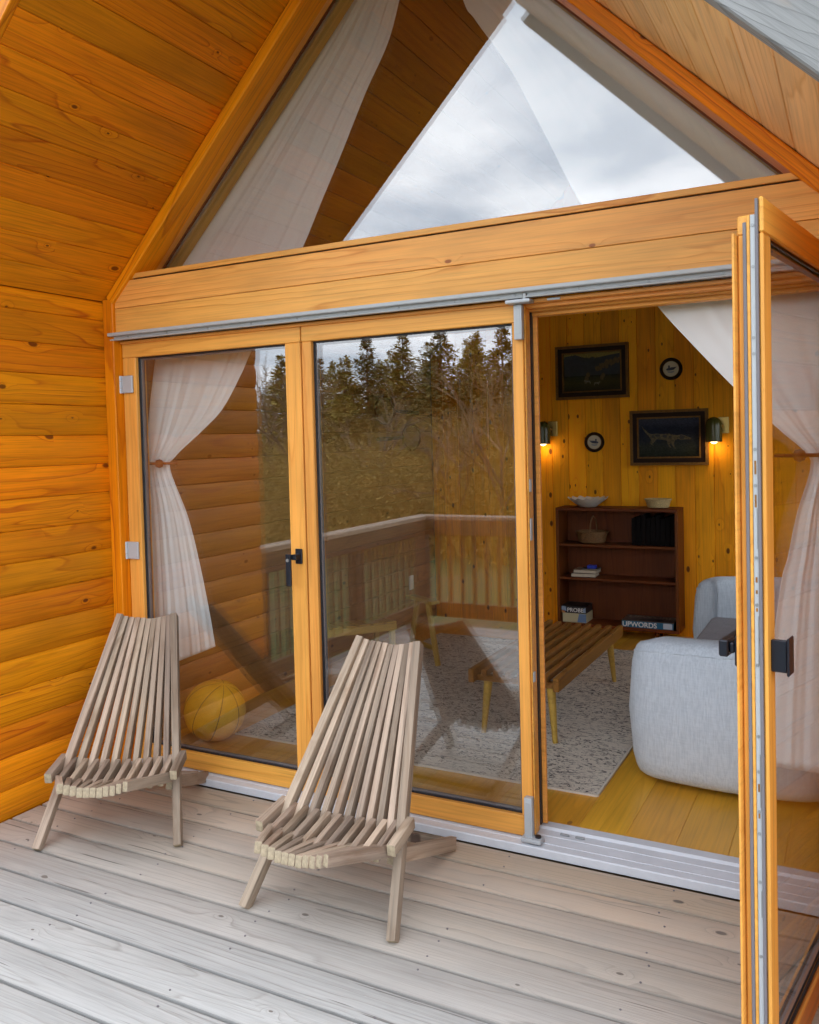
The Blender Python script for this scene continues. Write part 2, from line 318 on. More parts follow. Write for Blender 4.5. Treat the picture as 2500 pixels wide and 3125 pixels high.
# ------------------------------------------------------------------ cabin shell
XL, XR, XC = -1.120, 2.142, 0.511          # wall faces and ridge
ZE, FL = 2.289, 0.05                       # eave corner, indoor floor level
YF, YB = -1.085, 3.55                      # porch front, back wall face
ZR = ZE+(XC-XL)
cabin = tag(empty('cabin', (XC, 0, 0)), 'orange pine cabin with open gabled porch and plank walls', 'cabin')
ROOTS = 2**0.5
WY0, WY1, WZ0, WZ1 = 1.55, 3.40, 0.80, 2.14    # opening for an added, unseen window that brightens the room
seams_w = sorted([2.200-0.1388*k for k in range(0, 17)])
seams_w = [z for z in seams_w if z > -0.02]
for side in (-1, 1):
    xf = XL if side < 0 else XR
    n_in = Vector((1, 0, 0)) if side < 0 else Vector((-1, 0, 0))
    xa, xb = (xf-0.10, xf-0.024) if side < 0 else (xf+0.024, xf+0.10)
    q = MB()
    if side < 0: q.box((xa, YF+0.01, -0.3), (xb, YB+0.1, ZE+0.06))
    else:                                     # wall cut open for the added daylight window
        q.box((xa, YF+0.01, -0.3), (xb, WY0, ZE+0.06)); q.box((xa, WY1, -0.3), (xb, YB+0.1, ZE+0.06)); q.box((xa, WY0, -0.3), (xb, WY1, WZ0)); q.box((xa, WY0, WZ1), (xb, WY1, ZE+0.06))
    wl = q.build('wall', M['slab'], cabin)
    wl['label'] = 'left porch and room wall of horizontal planks' if side < 0 else 'right porch and room wall of horizontal planks'
    zs = [-0.02]+seams_w+[ZE+0.004]
    for z0, z1 in zip(zs, zs[1:]):
        zc, wd = (z0+z1)/2, z1-z0
        # face toward the porch / room: local z must equal n_in
        yd = Vector((0, 0, 1))
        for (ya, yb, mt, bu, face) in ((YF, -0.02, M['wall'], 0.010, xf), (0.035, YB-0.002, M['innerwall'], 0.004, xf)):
            pa, pb = (face, ya, zc), (face, yb, zc)
            if Vector((0, 1, 0)).cross(yd).dot(n_in) < 0: pa, pb = pb, pa
            if side > 0 and ya > 0 and z1 > WZ0 and z0 < WZ1:
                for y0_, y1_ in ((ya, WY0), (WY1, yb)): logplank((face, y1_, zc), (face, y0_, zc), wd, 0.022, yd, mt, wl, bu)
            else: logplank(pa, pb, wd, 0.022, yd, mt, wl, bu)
    # roof plane
    up = Vector((1, 0, 1)).normalized() if side < 0 else Vector((-1, 0, 1)).normalized()
    nv = Vector((1, 0, -1)).normalized() if side < 0 else Vector((-1, 0, -1)).normalized()
    e0 = Vector((xf, 0, ZE)); smax = (XC-XL)*ROOTS
    q = MB()
    def P(s, t, y): v = e0+up*s-nv*t; return (v.x, y, v.z)
    s0, s1 = -0.42, smax+0.10
    for y in (YF+0.02, YB+0.12): q.v += [P(s0, 0.024, y), P(s1, 0.024, y), P(s1, 0.17, y), P(s0, 0.17, y)]
    q.f += [(0, 1, 2, 3), (7, 6, 5, 4), (0, 4, 5, 1), (1, 5, 6, 2), (2, 6, 7, 3), (3, 7, 4, 0)]; q.mi = [0]*6
    rf = q.build('roof', M['roofing'], cabin)
    ss = [0.0]+[0.129+0.1375*k for k in range(0, 16)]+[smax]
    ss = [s for s in ss if s <= smax+1e-6]
    ss = sorted(set(ss))
    for a, b in zip(ss, ss[1:]):
        if b-a < 0.02: continue
        m = (a+b)/2
        for (ya, yb, mt) in ((YF, -0.02, M['wall'] if side < 0 else M['pale_soffit']), (0.15, YB-0.002, M['ceiling'])):
            c = e0+up*m
            pa, pb = Vector((c.x, ya, c.z)), Vector((c.x, yb, c.z))
            if Vector((0, 1, 0)).cross(up).dot(nv) < 0: pa, pb = pb, pa
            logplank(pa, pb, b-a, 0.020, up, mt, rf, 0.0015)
    # outside the eave, the soffit end board and the front edge trim
    s_ = MB()
    for y in (YF-0.03, YF+0.001):
        s_.v += [P(-0.42, 0.0, y), P(smax-0.02, 0.0, y), P(smax-0.02, 0.165, y), P(-0.42, 0.165, y)]
    s_.f += [(0, 1, 2, 3), (7, 6, 5, 4), (0, 4, 5, 1), (1, 5, 6, 2), (2, 6, 7, 3), (3, 7, 4, 0)]; s_.mi = [0]*6
    if side < 0:
        c0 = e0+up*(-0.42)-nv*0.08; c1 = e0+up*(smax-0.09)-nv*0.08
        bar('barge_board', (c0.x, YF-0.0155, c0.z), (c1.x, YF-0.0155, c1.z), 0.16, 0.03, (-nv.x, 0, -nv.z), M['wall'], cabin, 0.003)
    else:
        c0 = e0+up*(-0.42)-nv*0.063; c1 = e0+up*(smax-0.10)-nv*0.063
        b_ = bar('barge_board', (c0.x, YF-0.0255, c0.z), (c1.x, YF-0.0255, c1.z), 0.23, 0.05, (-nv.x, 0, -nv.z), M['barge'], cabin, 0.004)
        b_['label'] = 'weathered grey barge board'
wf = block('window_frame', (XR-0.02, WY0-0.06, WZ0-0.06), (XR+0.10, WY1+0.06, WZ0), M['frame'], cabin, 'y'); block('window_frame', (XR-0.02, WY0-0.06, WZ1), (XR+0.10, WY1+0.06, WZ1+0.06), M['frame'], cabin, 'y')  # frame and pane of the invented, unseen window that lights the room
block('window_frame', (XR-0.02, WY0-0.06, WZ0+0.0005), (XR+0.10, WY0, WZ1-0.0005), M['frame'], cabin, 'z'); block('window_frame', (XR-0.02, WY1, WZ0+0.0005), (XR+0.10, WY1+0.06, WZ1-0.0005), M['frame'], cabin, 'z')
MB().box((XR+0.04, WY0, WZ0), (XR+0.06, WY1, WZ1)).build('added_light_window', M['glass'], cabin)
# back wall: sheathing, vertical knotty boards to the roof line
bw = MB().add([(XL-0.1, YB+0.024, -0.2), (XR+0.1, YB+0.024, -0.2), (XR+0.1, YB+0.024, ZE), (XC, YB+0.024, ZR+0.1), (XL-0.1, YB+0.024, ZE), (XL-0.1, YB+0.1, -0.2), (XR+0.1, YB+0.1, -0.2), (XR+0.1, YB+0.1, ZE), (XC, YB+0.1, ZR+0.1), (XL-0.1, YB+0.1, ZE)],
              [(0, 1, 2, 3, 4), (9, 8, 7, 6, 5), (0, 5, 6, 1), (1, 6, 7, 2), (2, 7, 8, 3), (3, 8, 9, 4), (4, 9, 5, 0)]).build('wall', M['slab'], cabin)
bw['label'] = 'knotty pine back wall of vertical boards'
x = 0.088-0.1373*9
while x < XR:
    a, b = max(x, XL), min(x+0.1373, XR)
    if b-a > 0.02:
        xm = (a+b)/2; zt = ZE+(min(xm-XL, XR-xm))+0.02
        logplank((xm, YB, zt), (xm, YB, 0.0), b-a, 0.022, (1, 0, 0), M['inner'], bw, 0.0015)
    x += 0.1373
# facade: corner posts, rafters, beam, ledge, window frame
for s in (-1, 1):
    mx = (lambda v: v) if s < 0 else (lambda v: 2*XC-v)
    xs = sorted((mx(XL+0.001), mx(XL+0.066)))
    block('post', (xs[0], -0.052, 0.0), (xs[1], 0.14, ZE+0.01), M['wall'], cabin, 'z', 0.004)
    # raking board on the facade
    u = Vector((1, 0, 1)).normalized() if s < 0 else Vector((-1, 0, 1)).normalized(); n = Vector((1, 0, -1)).normalized() if s < 0 else Vector((-1, 0, -1)).normalized()
    e0 = Vector((mx(XL), 0, ZE)); c0 = e0+u*0.03+n*0.0295; c1 = e0+u*2.275+n*0.0295
    bar('rafter', (c0.x, 0.016, c0.z), (c1.x, 0.016, c1.z), 0.053, 0.136, tuple(n), M['wall'], cabin, 0.005)
    c0 = e0+u*0.05+n*0.0245; c1 = e0+u*2.28+n*0.0245
    bar('window_frame', (c0.x, 0.112, c0.z), (c1.x, 0.112, c1.z), 0.047, 0.052, tuple(n), M['frame'], cabin, 0.003)
    bar('inner_trim', (c0.x, 0.196, c0.z), (c1.x, 0.196, c1.z), 0.050, 0.076, tuple(n), M['pale'], cabin, 0.003)
    c0 = e0+u*0.12+n*0.0535; c1 = e0+u*2.22+n*0.0535
    bar('window_bead', (c0.x, 0.122, c0.z), (c1.x, 0.122, c1.z), 0.008, 0.010, tuple(n), M['walnut'], cabin, 0.001)
bm_ = block('beam', (XL+0.060, -0.020, 2.118), (XR-0.060, 0.10, 2.370), M['slab'], cabin, 'x', 0.0)
block('plank', (XL+0.066, -0.034, 2.128), (XR-0.066, -0.0205, 2.2505), M['beam'], bm_, 'x', 0.002)
block('plank', (XL+0.066, -0.034, 2.2525), (XR-0.066, -0.0205, 2.379), M['beam'], bm_, 'x', 0.002)
block('ledge', (XL+0.09, -0.026, 2.3875), (XR-0.09, 0.16, 2.4115), M['beam'], cabin, 'x', 0.002)
MB().box((XL+0.09, -0.012, 2.371), (XR-0.09, 0.15, 2.3870)).build('shadow_gap', M['black'], cabin)
# fixed triangular window over the beam (sealed unit)
zb_ = 2.4118; xi = zb_-ZE+XL+0.070
tri = [(xi, zb_), (2*XC-xi, zb_), (XC, zb_+(XC-xi))]
gm = MB(); gm.add([(px, 0.128, pz) for px, pz in tri]+[(px, 0.150, pz) for px, pz in tri], [(0, 1, 2), (5, 4, 3), (0, 3, 4, 1), (1, 4, 5, 2), (2, 5, 3, 0)])
gm.build('gable_window', M['glass'], cabin)['label'] = 'triangular gable window reflecting the cloudy sky'
# door head, jambs, sliding track, threshold
for i, (y0, y1, z0, z1) in enumerate(((-0.012, 0.02, 2.082, 2.0965), (0.0205, 0.055, 2.068, 2.0965), (0.0555, 0.088, 2.060, 2.0965), (0.0885, 0.135, 2.046, 2.0965))):
    block('door_head', (XL+0.068, y0, z0), (XR-0.068, y1, z1), M['frame'], cabin, 'x', 0.0025)
pr = [(-0.034, 2.0975), (-0.052, 2.0975), (-0.054, 2.103), (-0.050, 2.1055), (-0.046, 2.1055), (-0.046, 2.116), (-0.066, 2.1175), (-0.068, 2.121), (-0.068, 2.1325), (-0.034, 2.1335)]
trk = MB().extr(pr, XL+0.045, XR-0.07).build('door_track', M['alu'], cabin)
for i in range(13):
    xx = XL+0.16+i*0.245
    MB().tube((xx, -0.0462, 2.1105), (xx, -0.0485, 2.1105), 0.0042, n=10).build('screw', M['steel'], trk)
pr = [(-0.050, 0.0), (-0.052, 0.030), (-0.048, 0.034), (-0.012, 0.0365), (-0.010, 0.0385), (-0.006, 0.0385), (-0.004, 0.0375), (0.040, 0.0425), (0.042, 0.0445), (0.082, 0.0465), (0.090, 0.056), (0.135, 0.056), (0.138, 0.0)]
th = MB().extr(pr, XL+0.066, XR-0.066).build('threshold', M['thr'], cabin, smooth=20)
th['label'] = 'grey metal door threshold with grooves'
for xx in (1.10, 1.16):
    MB().box((xx, 0.056, 0.0472), (xx+0.035, 0.062, 0.0535)).build('catch', M['steel'], th, bevel=0.001)
for z in (2.079,):
    MB().box((1.115, -0.0185, 2.0835), (1.165, -0.0125, 2.0925)).build('catch', M['greycast'], cabin, bevel=0.0015)

# ------------------------------------------------------------------ folding doors
def hinge(name, x, z, parent, W):
    h = MB().box((x, -0.013, z-0.042), (x+0.066, -0.0005, z+0.042)).build(name, M['greycast'], parent, W, 0.0025)
    h2 = MB(); h2.tube((x-0.011, -0.012, z-0.042), (x-0.011, -0.012, z-0.018), 0.0115, n=14); h2.tube((x-0.011, -0.012, z-0.0165), (x-0.011, -0.012, z+0.0165), 0.0115, n=14); h2.tube((x-0.011, -0.012, z+0.018), (x-0.011, -0.012, z+0.042), 0.0115, n=14)
    h2.build('knuckle', M['greycast'], h, W, smooth=40)
def door(name, label, mat4, wd, ls, rs, handle=None, hinges=(), T=0.074, lam=0.0):
    """leaf: local x along width from 0, y depth (front face 0), z from 0"""
    HT, TR, BR = 2.050, 0.077, 0.080; yc = T*0.5
    root = bpy.data.objects.new(name, None); COL.objects.link(root); reg(root, mat4, None); tag(root, label, 'door', 'folding glass doors of the cabin')
    def b(nm, a, c, mt, axis, bev=0.003):
        o = block(nm, a, c, mt, None, axis, bev); w4 = mat4 @ WM[o.name]; return reg(o, w4, root)
    if lam:                                  # outer lamella runs to the edges, the inner part is stepped back
        inn = 0.035
        b('rail', (0, 0, HT-TR), (wd, lam, HT), M['frame'], 'x'); b('rail', (0, 0, 0), (wd, lam, BR), M['frame'], 'x')
        b('stile', (0.0008, 0.0006, BR+0.0004), (ls, lam, HT-TR-0.0004), M['frame'], 'z'); b('stile', (wd-rs, 0.0006, BR+0.0004), (wd-0.0008, lam, HT-TR-0.0004), M['frame'], 'z')
        b('rail', (0.004, lam+0.0004, HT-TR), (wd-0.004, T, HT-inn), M['frame'], 'x'); b('rail', (0.004, lam+0.0004, 0.01), (wd-0.004, T, BR), M['frame'], 'x')
        b('stile', (0.004, lam+0.0004, BR+0.0004), (ls, T-0.0006, HT-TR-0.0004), M['frame'], 'z'); b('stile', (wd-rs, lam+0.0004, BR+0.0004), (wd-0.004, T-0.0006, HT-TR-0.0004), M['frame'], 'z')
    else:
        b('rail', (0, 0, HT-TR), (wd, T, HT), M['frame'], 'x'); b('rail', (0, 0, 0), (wd, T, BR), M['frame'], 'x')
        b('stile', (0.0008, 0.0006, BR+0.0004), (ls, T-0.0006, HT-TR-0.0004), M['frame'], 'z'); b('stile', (wd-rs, 0.0006, BR+0.0004), (wd-0.0008, T-0.0006, HT-TR-0.0004), M['frame'], 'z')
    g = MB().box((ls-0.008, yc-0.011, BR-0.008), (wd-rs+0.008, yc+0.011, HT-TR+0.008)); g.build('pane', M['glass'], root, mat4)
    gk = MB(); x0, x1, z0, z1, t = ls, wd-rs, BR, HT-TR, 0.007
    for (y0, y1) in ((yc-0.0175, yc-0.0115), (yc+0.0115, yc+0.0175)):
        gk.box((x0, y0, z0), (x0+t, y1, z1)); gk.box((x1-t, y0, z0), (x1, y1, z1)); gk.box((x0+t, y0, z0), (x1-t, y1, z0+t)); gk.box((x0+t, y0, z1-t), (x1-t, y1, z1))
    gk.build('gasket', M['black'], root, mat4)
    sp = MB(); t = 0.013
    sp.box((x0, yc-0.007, z0), (x0+t, yc+0.007, z1)); sp.box((x1-t, yc-0.007, z0), (x1, yc+0.007, z1)); sp.box((x0+t, yc-0.007, z0), (x1-t, yc+0.007, z0+t)); sp.box((x0+t, yc-0.007, z1-t), (x1-t, yc+0.007, z1))
    sp.build('spacer_bar', M['gasket'], root, mat4)
    for (hx, hz) in hinges: hinge('hinge', hx, hz, root, mat4)
    return root
W1 = Matrix.Translation((-1.052, 0, 0.043)); W2 = Matrix.Translation((0.003, 0, 0.043))
d1 = door('folding_door', 'closed glass door with black lever, hinged beside the plank wall', W1, 1.049, 0.085, 0.081, hinges=((0.004, 1.844), (0.004, 1.034)))
d2 = door('folding_door', 'closed middle glass door reflecting trees and railing', W2, 1.010, 0.050, 0.045)
# lever handle on the first leaf
hx, hz = -0.036-(-1.052), 1.088-0.043
hd = MB().box((hx-0.017, -0.012, hz-0.033), (hx+0.017, -0.0005, hz+0.033)).build('handle', M['handle'], d1, W1, 0.003)
lv = MB(); lv.box((hx-0.014, -0.048, hz-0.012), (hx+0.012, -0.0125, hz+0.012)); lv.box((hx-0.034, -0.062, hz-0.125), (hx-0.008, -0.0485, hz+0.014)); lv.build('lever', M['handle'], hd, W1, 0.003)
MB().tube((hx-0.021, -0.0622, hz-0.012), (hx-0.021, -0.0645, hz-0.012), 0.0075, n=16).build('keyhole', M['steel'], hd, W1)
# guide brackets, edge seals of the middle leaf
bx = 0.987-0.003
g_ = MB(); g_.box((bx, -0.030, 1.905), (bx+0.032, -0.0005, 2.036)); g_.box((bx-0.022, -0.060, 2.0365), (bx+0.075, -0.004, 2.050)); g_.build('bracket', M['greycast'], d2, W2, 0.005, 30, 2)
MB().box((bx+0.0055, -0.0315, 1.925), (bx+0.0265, -0.0302, 2.022)).build('cover_plate', M['alu'], d2, W2, 0.0006)
MB().tube((bx+0.052, -0.045, 2.0505), (bx+0.052, -0.045, 2.070), 0.010, n=14).build('roller', M['steel'], d2, W2, smooth=40)
g_ = MB(); g_.box((bx, -0.030, 0.002), (bx+0.032, -0.0005, 0.165)); g_.box((bx-0.010, -0.046, -0.0015), (bx+0.070, -0.0005, 0.016)); g_.build('bracket', M['greycast'], d2, W2, 0.005, 30, 2)
MB().box((bx+0.0055, -0.0315, 0.022), (bx+0.0265, -0.0302, 0.145)).build('cover_plate', M['alu'], d2, W2, 0.0006)
MB().tube((bx+0.052, -0.020, -0.008), (bx+0.052, -0.020, 0.022), 0.012, n=14).build('roller', M['black'], d2, W2, smooth=40)
e = 1.0103
MB().box((e, 0.008, 0.01), (e+0.006, 0.040, 2.036)).build('edge_strip', M['frame'], d2, W2, 0.002)
MB().box((e, 0.042, 0.02), (e+0.003, 0.068, 2.030)).build('edge_strip', M['frame'], d2, W2, 0.001)
MB().box((e-0.004, 0.0745, 0.02), (e+0.006, 0.098, 2.025)).build('seal', M['black'], d2, W2, 0.003)
MB().box((e-0.010, 0.0985, 0.02), (e+0.022, 0.112, 2.005)).build('overlap_lip', M['frame'], d2, W2, 0.002)
for z, h in ((1.33, 0.05), (1.145, 0.085), (0.60, 0.04)):
    MB().box((e+0.0062, 0.012, z), (e+0.0105, 0.034, z+h)).build('keeper', M['greycast'], d2, W2, 0.002)
# the open leaf, swung out against the right wall
ang = math.atan2(0.986, 0.166)                 # direction from free edge to hinge
Wn = Matrix.Translation((1.9480, -1.0500, 0.043)) @ Matrix.Rotation(ang, 4, 'Z')
# local x from the free edge (near the camera) towards the hinges; local y = 0 is the outer face (towards +X)
d3 = door('folding_door', 'glass door swung wide open, its lock edge facing out', Wn, 1.035, 0.062, 0.085, T=0.0565, lam=0.010)
E_ = lambda a, b, mt, nm, bev=0.001: MB().box(a, b).build(nm, mt, d3, Wn, bev)
E_((-0.0050, 0.0102, 0.02), (0.0035, 0.0165, 2.046), M['gasket'], 'seal')
E_((-0.0010, 0.0172, 0.03), (0.0035, 0.0275, 2.013), M['alu'], 'lock_plate', 0.0004)
E_((-0.0040, 0.0280, 0.03), (0.0035, 0.0345, 2.013), M['frame'], 'edge_strip')
E_((-0.0050, 0.0350, 0.03), (0.0035, 0.0425, 1.998), M['gasket'], 'seal')
E_((-0.0200, 0.0570, 0.03), (0.0300, 0.0620, 1.975), M['frame'], 'overlap_lip', 0.0015)
for z in (1.99, 1.90, 1.745, 1.71, 1.50, 1.42, 1.26, 1.155, 1.02, 0.86, 0.78, 0.69, 0.64, 0.53, 0.36):
    MB().tube((-0.0011, 0.0222, z), (-0.0022, 0.0222, z), 0.0036, n=12).build('screw', M['steel'], d3, Wn, smooth=40)
for z, h in ((1.445, 0.030), (1.372, 0.028), (1.205, 0.012), (1.18, 0.008), (1.14, 0.008), (0.735, 0.018), (0.675, 0.018)):
    E_((-0.0016, 0.0200, z), (-0.0011, 0.0240, z+h), M['table'], 'slot', 0.0)
for z, h in ((1.28, 0.09), (1.02, 0.11), (0.70, 0.12), (0.45, 0.06)):
    E_((-0.0016, 0.0180, z), (-0.0011, 0.0200, z+h), M['steel'], 'slot', 0.0)
hz = 1.083-0.043
h3 = MB().box((0.022, -0.034, hz-0.036), (0.034, -0.0005, hz+0.036)).build('handle', M['handle'], d3, Wn, 0.002)
MB().box((0.016, -0.040, hz-0.042), (0.060, -0.0345, hz+0.042)).build('pull_plate', M['handle'], h3, Wn, 0.002)
h4 = MB().box((0.018, 0.0570, hz-0.035), (0.050, 0.078, hz+0.035)).build('handle', M['handle'], d3, Wn, 0.003)
lm = MB(); lm.box((0.020, 0.0785, hz-0.006), (0.046, 0.090, hz+0.018)); lm.box((0.012, 0.0905, hz-0.014), (0.145, 0.112, hz+0.024)); lm.build('lever', M['handle'], h4, Wn, 0.003)

# ------------------------------------------------------------------ deck, indoor floor, ground
deck = tag(MB().box((-1.34, -3.42, -0.22), (3.6, 0.10, -0.045)).build('deck', M['slab']), kind='structure', label='weathered grey timber deck of wide boards')
k = 0; y1 = -0.0535
while y1 > -3.42:
    y0 = y1-0.1535; inside = y0 > YF-0.02
    xa, xb = (XL+0.004, XR-0.004) if inside else (-1.31, 3.55)
    jog = rnd.uniform(-0.0025, 0.0025)
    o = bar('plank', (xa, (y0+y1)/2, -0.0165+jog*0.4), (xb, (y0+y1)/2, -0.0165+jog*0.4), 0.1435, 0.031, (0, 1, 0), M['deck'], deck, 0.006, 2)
    br = max(0.0, 0.92-k*0.15)  # boards browner toward the facade; also paler there, offsetting porch shade in colour
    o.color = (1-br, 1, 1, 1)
    y1 = y0; k += 1
sm = MB()
for j in range(22):
    yy = -0.0535-0.1535*j
    for xx in (-0.85, -0.25, 0.35, 0.95, 1.55, 2.15, 2.75):
        for dy in (0.035, 0.115):
            cx, cy_ = xx+rnd.uniform(-0.02, 0.02), yy-dy+rnd.uniform(-0.008, 0.008)
            if rnd.random() < 0.35: continue
            if cy_ > YF and (cx < XL+0.03 or cx > XR-0.03): continue
            sm.tube((cx, cy_, -0.006), (cx, cy_, 0.0008), 0.0034, n=8)
tag(sm.build('screws', M['gasket'], deck), kind='stuff')
floor = tag(MB().box((XL-0.02, 0.137, -0.05), (XR+0.02, YB+0.02, 0.03)).build('floor', M['slab']), kind='structure', label='yellow oak plank floor indoors')
xs_ = [1.143-0.1855*i for i in range(-6, 14)]
for x0 in xs_:
    a, b = max(x0, XL), min(x0+0.1855, XR)
    if b-a > 0.01: bar('plank', ((a+b)/2, 0.139, 0.040), ((a+b)/2, YB-0.001, 0.040), b-a-0.0008, 0.02, (1, 0, 0), M['floor'], floor, 0.0008)

def gmat():
    m, t, b, o = new_mat('meadow'); b.inputs['Roughness'].default_value = 0.95
    tcn = N(t, 'ShaderNodeTexCoord'); n1 = N(t, 'ShaderNodeTexNoise', i_Scale=0.5, i_Detail=8.0, i_Roughness=0.7); L(t, tcn.outputs['Object'], n1.inputs['Vector'])
    L(t, ramp(t, n1.outputs[0], [(0.34, (0.030, 0.070, 0.010)), (0.5, (0.055, 0.080, 0.015)), (0.66, (0.11, 0.085, 0.038))]), b.inputs['Base Color']); return m
M['meadow'] = gmat()
gv = []; gf = []; NG = 60
def gz(x, y):
    d = math.hypot(x-1, y+1)
    return -0.75-0.02*max(0, d-4)*0.5+0.35*mnoise.noise(Vector((x*0.07, y*0.07, 0)))*min(1, d/12)+ (0.035*max(0, -y-18) if y < -18 else 0)
for i in range(NG+1):
    for j in range(NG+1):
        a = (i/NG*2-1); bb = (j/NG*2-1); X = 160*a*abs(a)**0.8; Y = 160*bb*abs(bb)**0.8
        gv.append((X, Y, gz(X, Y)))
for i in range(NG):
    for j in range(NG): gf.append((i*(NG+1)+j, (i+1)*(NG+1)+j, (i+1)*(NG+1)+j+1, i*(NG+1)+j+1))
g_ = MB(); g_.add(gv, gf); tag(g_.build('ground', M['meadow'], smooth=60), kind='structure', label='rough meadow around the cabin')

# ------------------------------------------------------------------ railing
rl = tag(empty('deck_railing', (-1.35, -3.0, 0)), 'brown timber railing with square balusters around the deck', 'railing')
RX, RY = -1.36, -3.74
for p in ((RX, -1.32), (RX, -2.55), (RX, RY), (0.5, RY), (2.2, RY), (3.6, RY)):
    block('post', (p[0]-0.045, p[1]-0.045, -0.5), (p[0]+0.045, p[1]+0.045, 0.865), M['rail'], rl, 'z', 0.004)
def cap(a, b, w, t, z, wd, nm='top_rail', mt=M['rail']): return bar(nm, (*a, z), (*b, z), w, t, wd, mt, rl, 0.004)
cap((RX, -1.15), (RX, RY+0.07), 0.14, 0.035, 0.885, (1, 0, 0), 'cap_rail', M['stick'])
cap((RX-0.07, RY), (3.65, RY), 0.14, 0.035, 0.885, (0, 1, 0), 'cap_rail', M['stick'])
cap((RX+0.05, -1.15), (RX+0.05, RY+0.03), 0.13, 0.036, 0.80, (0, 0, 1)); cap((RX, RY+0.06), (3.65, RY+0.06), 0.13, 0.036, 0.80, (0, 0, 1))
cap((RX+0.05, -1.15), (RX+0.05, RY+0.03), 0.13, 0.036, 0.075, (0, 0, 1), 'bottom_rail'); cap((RX, RY+0.06), (3.65, RY+0.06), 0.13, 0.036, 0.075, (0, 0, 1), 'bottom_rail')
y = -1.42
while y > RY+0.1:
    block('baluster', (RX-0.002, y-0.013, 0.02), (RX+0.026, y+0.013, 0.864), M['rail'], rl, 'z', 0.002); y -= 0.112
x = RX+0.16
while x < 3.6:
    block('baluster', (x-0.013, RY+0.010, 0.02), (x+0.013, RY+0.038, 0.864), M['rail'], rl, 'z', 0.002); x += 0.116

# ------------------------------------------------------------------ stick chairs
def stick_mesh(l, w, t):
    k = ('st', round(l, 3), w, t)
    if k not in _cache:
        me = MB().box((-l/2, -w/2, -t/2), (l/2, w/2, t/2)).mesh('stick', (M['stick'], M['endgrain']), 0.0035, 40, 2)
        _cache[k] = me
        mi = [1 if abs(p.normal.x) > 0.95 else 0 for p in me.polygons]; me.polygons.foreach_set('material_index', mi)
    return _cache[k]
def stick(name, p0, p1, w, t, wdir, parent, ends=True):
    p0, p1 = Vector(p0), Vector(p1)
    me = stick_mesh((p1-p0).length, w, t)
    return link(name, me, None, parent, frame_mat((p0+p1)/2, p1-p0, wdir))
def make_chair(label):
    root = tag(empty('slatted_chair'), label, 'chair', 'wooden stick chairs on the deck')
    n = 11; SW, ST = 0.0235, 0.042
    def lerp(a, b, t): return tuple(x+(y-x)*t for x, y in zip(a, b))
    TOPY, TOPZ = 0.625, 0.800
    FOOTX, TOPX = 0.278, 0.123
    for i in range(n):
        u = i/(n-1)*2-1; sag = 1-u*u
        top = (TOPX*u, TOPY+0.030*sag, TOPZ-0.028*sag+rnd.uniform(-0.003, 0.003))
        foot = (FOOTX*u, 0.0, 0.003)
        hub_t = 0.30
        d = Vector(top)-Vector((foot[0], foot[1]+0.035*sag, foot[2]-0.03*sag))
        base = Vector(top)-d*(1.0-hub_t)
        if i in (0, n-1): stick('leg', foot, top, 0.0305, 0.044, (1, 0, 0), root)
        else: stick('slat', tuple(base-Vector((0, 0, 0.0))), top, SW, ST, (1, 0, 0), root)
    # front row: contiguous ends, fanning out to the hub
    for i in range(n):
        u = i/(n-1)*2-1; sag = 1-u*u
        fr = Vector((0.1225*u, -0.135, 0.300-0.020*sag+rnd.uniform(-.0015, .0015))); re = Vector((0.228*u, 0.105, 0.240-0.022*sag))
        stick('slat', tuple(fr), tuple(re), 0.0242, 0.038, (1, 0, 0), root)
    # short links between seat and back
    for i in range(n+1):
        u = (i-(n/2))/(n/2)*1.0; sag = max(0, 1-u*u)
        a = Vector((0.249*u, 0.045, 0.250-0.022*sag)); b = Vector((0.249*u*0.985, 0.228, 0.276-0.020*sag))
        if i in (0, n): a += Vector((0.002*u, 0.018, 0.012)); b += Vector((0.002*u, 0.006, 0.008))
        stick('link', tuple(a), tuple(b), 0.0215 if i not in (0, n) else 0.030, 0.040, (1, 0, 0), root)
    for s in (-1, 1): stick('rear_leg', (0.208*s, 0.150, 0.196), (0.240*s, 0.640, 0.0270), 0.028, 0.050, (1, 0, 0), root)
    stick('cross_bar', (-0.225, 0.560, 0.066), (0.225, 0.560, 0.066), 0.022, 0.036, (0, 1, 0), root)
    for s in (-1, 1):
        MB().tube((s*(TOPX+0.0122), TOPY-0.007, TOPZ-0.022), (s*(TOPX+0.0135), TOPY-0.007, TOPZ-0.022), 0.0065, n=12).build('hole_plug', M['black'], root)
    return root
def copy_tree(o, parent=None):
    c = o.copy(); COL.objects.link(c); c.parent = parent
    for ch in o.children: copy_tree(ch, c)
    return c
chair = make_chair('weathered slatted chair standing nearer the camera in front of middle door')
chair2 = copy_tree(chair)
chair.matrix_basis = Matrix.Translation((0.540, -0.791, 0)) @ Matrix.Rotation(R(4), 4, 'Z')
chair2.matrix_basis = Matrix.Translation((-0.508, -0.695, 0)) @ Matrix.Rotation(R(28.0), 4, 'Z')
chair2['label'] = 'weathered slatted chair in the corner beside the orange plank wall'

